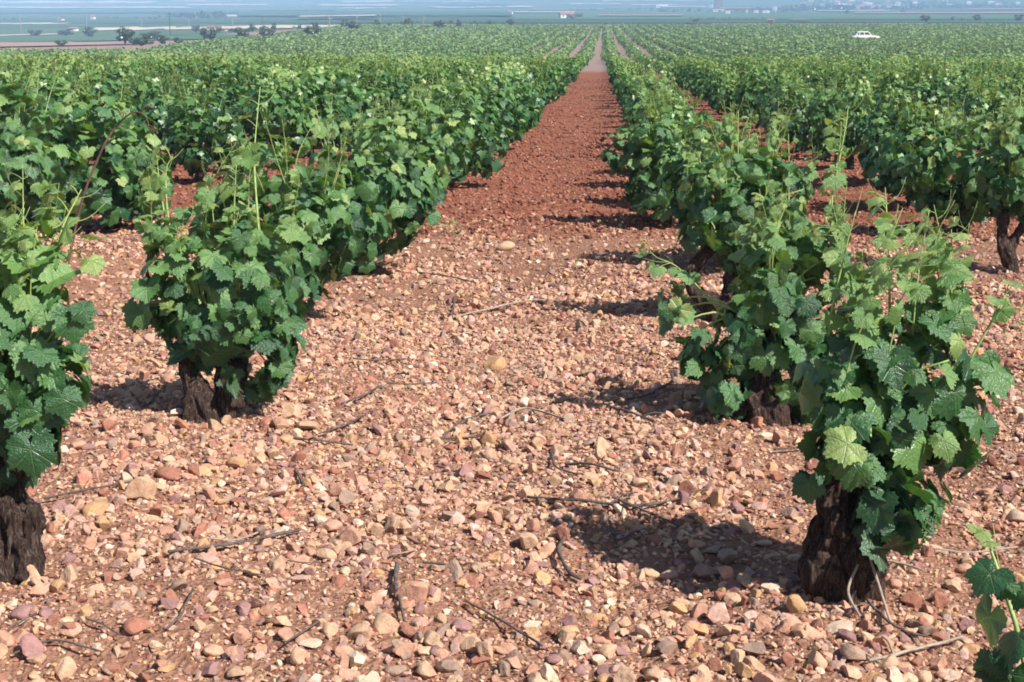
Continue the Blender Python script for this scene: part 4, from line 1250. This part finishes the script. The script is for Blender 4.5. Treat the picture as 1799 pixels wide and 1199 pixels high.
for a in [('small_tree', 1627, 40, 18, 13, 0, 'largest dark tree standing alone on the right plain'), ('small_tree', 1673, 37, 8, 7, 2, 'small tree right of the largest dark one'), ('small_tree', 1690, 37, 5, 4, 2, 'tiny tree between two small ones'),
          ('small_tree', 1717, 37, 15, 9, 1, 'middle-sized hazy tree on the right plain'), ('small_tree', 1789, 38, 14, 10, 1, 'hazy tree at the right picture edge'), ('small_tree', 1487, 26, 10, 8, 2, 'bluish tree below the town'),
          ('small_tree', 1586, 24, 9, 7, 0, 'bluish tree below the town slope on the right'), ('bush', 1211, 47, 14, 6, 3, 'dark bush at the left end of the lime strip'), ('bush', 1222, 39, 10, 5, 3, 'low bush below the big winery'),
          ('bush', 990, 51, 14, 5, 3, 'green bush at the top of the vineyard rows'), ('bush', 1058, 50, 12, 4, 3, 'second green bush at the top of the vineyard rows'), ('small_tree', 1004, 34, 16, 7, 1, 'dark tree beside the white farmhouse'),
          ('small_tree', 1018, 31, 12, 6, 1, 'bluish tree right of the white farmhouse')]:
    far_tree(*a[:7], 'tree' if a[0] == 'small_tree' else 'bush', GR)

def tree_belt(name, spots, label, hgt, seed):
    rng = np.random.default_rng(seed)
    g = Geo()
    P, S = [], []
    for px0, px1, py, n, hp in spots:
        for _ in range(n):
            p = on_ground(rng.uniform(px0, px1), py + rng.uniform(-.8, .8)); d = depth_of(p)
            r = hp / F * d * rng.uniform(.4, .75)
            dd = unit(rng.normal(size=(26, 3)))
            P.append(p + [0, 0, r * .9] + dd * r * [1.25, 1.25, 1.0] * rng.uniform(.6, 1, (26, 1))); S.append(np.full(26, r * .42))
    P, S = np.concatenate(P), np.concatenate(S)
    put_leaves(g, LOW, P, rng.normal(size=P.shape) + [0, -.3, .4], rng.normal(size=P.shape) - [0, 0, .7], S, np.clip(rng.normal(size=len(P)) * .2 + .3, 0, 1), 0, rng)
    return tag(obj(name, g.mesh(name, [MAT_TREE])), label, 'trees', None, 'stuff')
tree_belt('far_woods', [(278, 320, 31, 16, 5), (320, 396, 32, 26, 6), (345, 360, 31, 6, 8), (372, 392, 31, 8, 8)], 'blue-grey wood far left above the stubble', 6, 1)
tree_belt('far_woods', [(1160, 1420, 21, 60, 4), (1290, 1400, 19, 30, 5), (1380, 1500, 18, 60, 7), (1500, 1620, 17, 50, 5), (1600, 1799, 14, 80, 5), (1420, 1799, 8, 80, 4), (1390, 1799, 2, 70, 4), (1000, 1180, 18, 30, 3), (1210, 1350, 34, 40, 2.2), (1210, 1420, 44, 50, 2.0),
          (1420, 1799, 41.8, 120, 1.6)], 'blue hazy trees around the town on the slope', 6, 2)
tree_belt('far_woods', [(700, 830, 42, 24, 3), (-20, 60, 36, 10, 3), (100, 280, 33, 20, 2.5), (480, 900, 26, 50, 2.4), (0, 700, 12, 60, 2.0), (380, 460, 9, 10, 2)], 'thin far hedges across the blue plain', 6, 3)

# ------------------------------------------------------------------ poles
MAT_POLE = simple('grey_pole', (.30, .27, .24), .8, .2, 3)
MAT_POLE_D = simple('dark_pole', (.07, .06, .055), .8, .2, 3)
for i, (px, yt, yb, dark) in enumerate([(37, 27, 61, 0), (153, 33, 53, 0), (249, 33, 48, 0), (299, 23, 62, 1), (332, 35, 48, 0), (409, 36, 47, 0), (461, 27, 46, 1), (579, 30, 54, 0), (627, 28, 42, 0), (668, 25, 44, 0), (708, 28, 42, 0), (744, 29, 43, 0)]):
    p = on_ground(px, yb); d = depth_of(p); h = (yb - yt) / F * d
    lab = ['tallest pale utility pole at the far left', 'second pale pole from the left behind a bush', 'third pole from the left above the stubble', 'tall dark pole left of centre by the bush cluster', 'thin pole right of the tall dark one', 'short thin pole above the flat bush',
           'dark thin pole rising from the dark tree group', 'pale pole standing right of the tiny round tree', 'thin pole behind the darkest broad tree', 'thin pole above the narrow dark tree', 'thin pole beside the round dark tree', 'last thin pole of the line on the right'][i]
    t = thing('utility_pole', lab, 'utility pole', p, 0, 'utility poles along the plain')
    m = MAT_POLE_D if dark else MAT_POLE
    g = Geo(); tube(g, [(0, 0, -.4), (0, 0, h)], [.17, .12], 8, 5); obj('pole', g.mesh('pole', [m]), t)
    g = Geo(); box(g, -.85, .85, -.07, .07, h - .62, h - .46)
    obj('crossarm', g.mesh('crossarm', [m]), t)
    for q in (-.7, 0, .7):
        g = Geo(); tube(g, [(q, 0, h - .46 if q else h), (q, 0, (h - .46 if q else h) + .22)], [.05, .06, .04], 6, 4); obj('insulator', g.mesh('insulator', [MAT_POLE]), t)

# ------------------------------------------------------------------ houses
MAT_WHITE = simple('white_wall', (.80, .78, .74), .8, .08, 2)
MAT_CREAM = simple('cream_wall', (.66, .57, .42), .8, .1, 2)
MAT_TILE = simple('tile_roof', (.36, .16, .10), .85, .25, 2)
MAT_DARK = simple('dark_opening', (.03, .03, .035), .4, .2, 3)
MAT_BRICK = simple('brown_brick', (.23, .12, .10), .85, .15, 2)
def gable(g, w, d, h, rise, o=.3):
    V = [(-w - o, -d - o, h), (w + o, -d - o, h), (w + o, d + o, h), (-w - o, d + o, h), (-w - o, 0, h + rise), (w + o, 0, h + rise)]
    g.add([V[i] for i in (0, 1, 5, 4)], [(0, 1, 2, 3)]); g.add([V[i] for i in (2, 3, 4, 5)], [(0, 1, 2, 3)])
    g.add([V[i] for i in (0, 4, 3)], [(0, 1, 2)]); g.add([V[i] for i in (1, 2, 5)], [(0, 1, 2)]); g.add([V[i] for i in (0, 3, 2, 1)], [(0, 1, 2, 3)])
def house(px, py, wpx, hpx, label, wall=MAT_WHITE, roof=MAT_TILE, name='house', cat='house', group=None, nwin=2, flat=False):
    p = on_ground(px, py); d = depth_of(p)
    w, h = wpx / F * d / 2, hpx / F * d
    t = thing(name, label, cat, p, random.uniform(-.25, .25), group)
    dp = min(max(w * .7, 2.0), 9)
    hw = h if flat else h * .68
    g = Geo(); box(g, -w, w, -dp, dp, -1.5, hw); obj('wall', g.mesh('wall', [wall], False), t)
    g = Geo()
    if flat: box(g, -w - .2, w + .2, -dp - .2, dp + .2, hw + .01, hw + .35)
    else: gable(g, w, dp, hw + .01, h - hw)
    obj('roof', g.mesh('roof', [roof], False), t)
    g = Geo(); box(g, -w * .12, w * .12, -dp - .06, -dp + .1, 0, min(hw * .62, 2.2)); obj('door', g.mesh('door', [MAT_DARK], False), t)
    for k in range(nwin):
        x = (-.6 + 1.2 * k / max(nwin - 1, 1)) * w
        g = Geo(); box(g, x - w * .09, x + w * .09, -dp - .06, -dp + .1, hw * .45, hw * .75); obj('window', g.mesh('window', [MAT_DARK], False), t)
    return t
house(130, 55, 12, 7, 'white hut nearest the pale track on the left', name='hut', cat='hut', nwin=1)
house(107, 37, 9, 5, 'small white hut far left above the poles', name='hut', cat='hut', nwin=1)
house(164, 35, 6, 8, 'tall narrow white hut far left', name='hut', cat='hut', nwin=1)
house(372, 53, 13, 7, 'yellowish hut on the stubble field', MAT_CREAM, name='hut', cat='hut', nwin=1)
house(395, 55, 9, 5, 'low yellow shed right of the yellowish hut', MAT_CREAM, name='shed', cat='shed', nwin=1)
house(995, 33, 24, 11, 'white farmhouse in the middle of the plain')
house(897, 25, 7, 6, 'small white barn left of the white farmhouse', name='barn', cat='barn')
house(1163, 14, 20, 5, 'long white farm building above the white farmhouse', MAT_WHITE, MAT_WHITE, nwin=3)
house(1354, 41, 11, 7, 'little house with salmon walls alone below the winery', simple('salmon_wall', (.6, .36, .26), .8, .1, 2))
GW = 'blocks of the winery complex'
house(1262, 17, 14, 16, 'tall brown square tower of the winery', MAT_BRICK, MAT_BRICK, name='tower', cat='tower', flat=True, group=GW)
house(1305, 19, 78, 5.5, 'long winery hall with a red brown roof', MAT_BRICK, MAT_TILE, name='winery_hall', cat='hall', nwin=6, group=GW)
for px, py, w, h, lab in [(1263, 21, 20, 4, 'white low block below the brown tower'), (1278, 24, 8, 4, 'bright white shed in front of the winery hall'), (1312, 23, 4, 5, 'narrow pale silo block by the winery'), (1328, 23, 8, 4, 'white shed in the middle of the winery front'),
                       (1345, 23, 12, 3.5, 'low white shed at the right of the winery'), (1361, 21, 7, 9, 'tall white block ending the winery'), (1249, 14, 6, 5, 'white block left of the brown tower')]:
    house(px, py, w, h, lab, MAT_WHITE, MAT_WHITE, flat=True, name='winery_shed', cat='shed', group=GW, nwin=1)
rng = np.random.default_rng(9)
for i in range(46):
    px = [rng.uniform(1355, 1799), rng.uniform(1400, 1620)][i % 2]
    py = rng.uniform(3, 15) if i % 2 else rng.uniform(1, 12)
    w, h = rng.uniform(5, 12), rng.uniform(3.2, 5.2)
    where = 'lower edge' if py > 10 else ('upper edge' if py < 5 else 'middle')
    house(px, py, w, h, 'tiny white house at the %s of the hazy hillside town' % where, [MAT_WHITE, MAT_WHITE, MAT_CREAM][i % 3], [MAT_TILE, MAT_WHITE][i % 4 == 0], group='white houses of the hazy town', nwin=1)

# ------------------------------------------------------------------ the car among the vines
MAT_CARW = simple('white_car_paint', (.80, .79, .72), .35, .04, 3, spec=.5)
MAT_GLASS = simple('car_glass', (.06, .075, .085), .12, .1, 3, spec=.6)
MAT_TYRE = simple('tyre_rubber', (.025, .025, .025), .8, .2, 20)
MAT_CHROME = simple('chrome', (.6, .6, .6), .25, .05, 5, metal=1.0)
cp = on_ground(1520, 74.0)
car = thing('parked_car', 'old cream white saloon car parked among the far vines', 'car', cp, math.radians(4))
car.scale = (1.03, 1.03, 1.06)
def loft(g, prof, m=0):
    """sections across the car: profile points (x, z, half width), mirrored"""
    n = len(prof)
    V = [(x, -w, z) for x, z, w in prof] + [(x, w, z) for x, z, w in prof]
    Q = [(i, (i + 1) % n, n + (i + 1) % n, n + i) for i in range(n)]
    g.add(V, Q, m); g.add(V[:n], [tuple(range(n))[::-1]], m); g.add(V[n:], [tuple(range(n))], m)
g = Geo()
def arch(cx):
    return [(cx + .36 * math.cos(t), .30 + .36 * math.sin(t), .76) for t in np.linspace(0, math.pi, 9)]
prof = [(-2.02, .32, .72), (-2.06, .62, .74), (-1.95, .84, .72), (-1.55, .93, .74), (.75, .93, .74), (1.25, .90, .72), (1.85, .82, .68), (2.03, .70, .68), (2.05, .34, .70)] + [(1.75, .27, .75)] + arch(1.25) + arch(-1.22) + [(-1.75, .27, .75)]
loft(g, prof)
body = obj('body', g.mesh('body', [MAT_CARW], False), car)
g = Geo()
V = [(-1.62, -.70, .93), (.78, -.70, .93), (.78, .70, .93), (-1.62, .70, .93), (-1.22, -.58, 1.42), (.32, -.58, 1.42), (.32, .58, 1.42), (-1.22, .58, 1.42), (-1.0, -.54, 1.47), (.15, -.54, 1.47), (.15, .54, 1.47), (-1.0, .54, 1.47)]
g.add(V, [(0, 1, 5, 4), (1, 2, 6, 5), (2, 3, 7, 6), (3, 0, 4, 7), (4, 5, 9, 8), (5, 6, 10, 9), (6, 7, 11, 10), (7, 4, 8, 11), (8, 9, 10, 11)])
obj('cabin', g.mesh('cabin', [MAT_CARW], False), car)
def side_glass(x0, x1, x2, x3, s):
    def pt(x, z): return (x, s * (-.70 + .12 * (z - .93) / .49 - .012), z)
    g = Geo(); g.add([pt(x0, .99), pt(x1, .99), pt(x2, 1.35), pt(x3, 1.35)], [(0, 1, 2, 3) if s > 0 else (3, 2, 1, 0)])
    obj('window', g.mesh('window', [MAT_GLASS], False), car)
for s in (1, -1):
    side_glass(-1.42, -1.08, -1.05, -1.18, s); side_glass(-.98, -.36, -.40, -.96, s); side_glass(-.26, .56, .26, -.28, s)
for xa, xb, nm in ((.80, .35, 'windscreen'), (-1.64, -1.25, 'rear_window')):
    g = Geo(); sg = 1 if xa > 0 else -1
    g.add([(xa - .03 * sg + .02 * sg, -.58, 1.0), (xa - .01 * sg, .58, 1.0), (xb + .02 * sg, .5, 1.38), (xb + .02 * sg, -.5, 1.38)], [(0, 1, 2, 3)])
    obj(nm, g.mesh(nm, [MAT_GLASS], False), car)
for x in (1.25, -1.22):
    for s in (1, -1):
        g = Geo(); tube(g, [(x, s * .60, .29), (x, s * .755, .29)], [.29, .29], 20, 3); wh = obj('wheel', g.mesh('wheel', [MAT_TYRE], False), car)
        g = Geo(); tube(g, [(x, s * .70, .29), (x, s * .77, .29)], [.17, .15], 14, 3); obj('rim', g.mesh('rim', [MAT_CHROME], False), wh)
for s in (1, -1):
    g = Geo(); tube(g, [(1.98, s * .48, .66), (2.07, s * .48, .66)], [.10, .09], 12, 3); obj('headlight', g.mesh('headlight', [MAT_CHROME], False), car)
for x in (2.08, -2.08):
    g = Geo(); box(g, x - .05, x + .05, -.72, .72, .40, .50); obj('bumper', g.mesh('bumper', [MAT_CHROME], False), car)

# ------------------------------------------------------------------ the air
hm = bpy.data.materials.new('haze_air'); hm.use_nodes = True
nt = hm.node_tree
nt.nodes.remove(nt.nodes['Principled BSDF'])
pv = N(nt, 'ShaderNodeVolumePrincipled')
pv.inputs['Color'].default_value = (.45, .68, 1.0, 1)
pv.inputs['Density'].default_value = 0.00052
pv.inputs['Anisotropy'].default_value = -.3
nt.links.new(pv.outputs[0], nt.nodes['Material Output'].inputs['Volume'])
g = Geo(); box(g, -5800, 5800, -60, 4900, -2.5, 185)
tag(obj('haze', g.mesh('haze', [hm], False)), 'pale blue summer haze over the plain', 'haze', None, 'stuff')
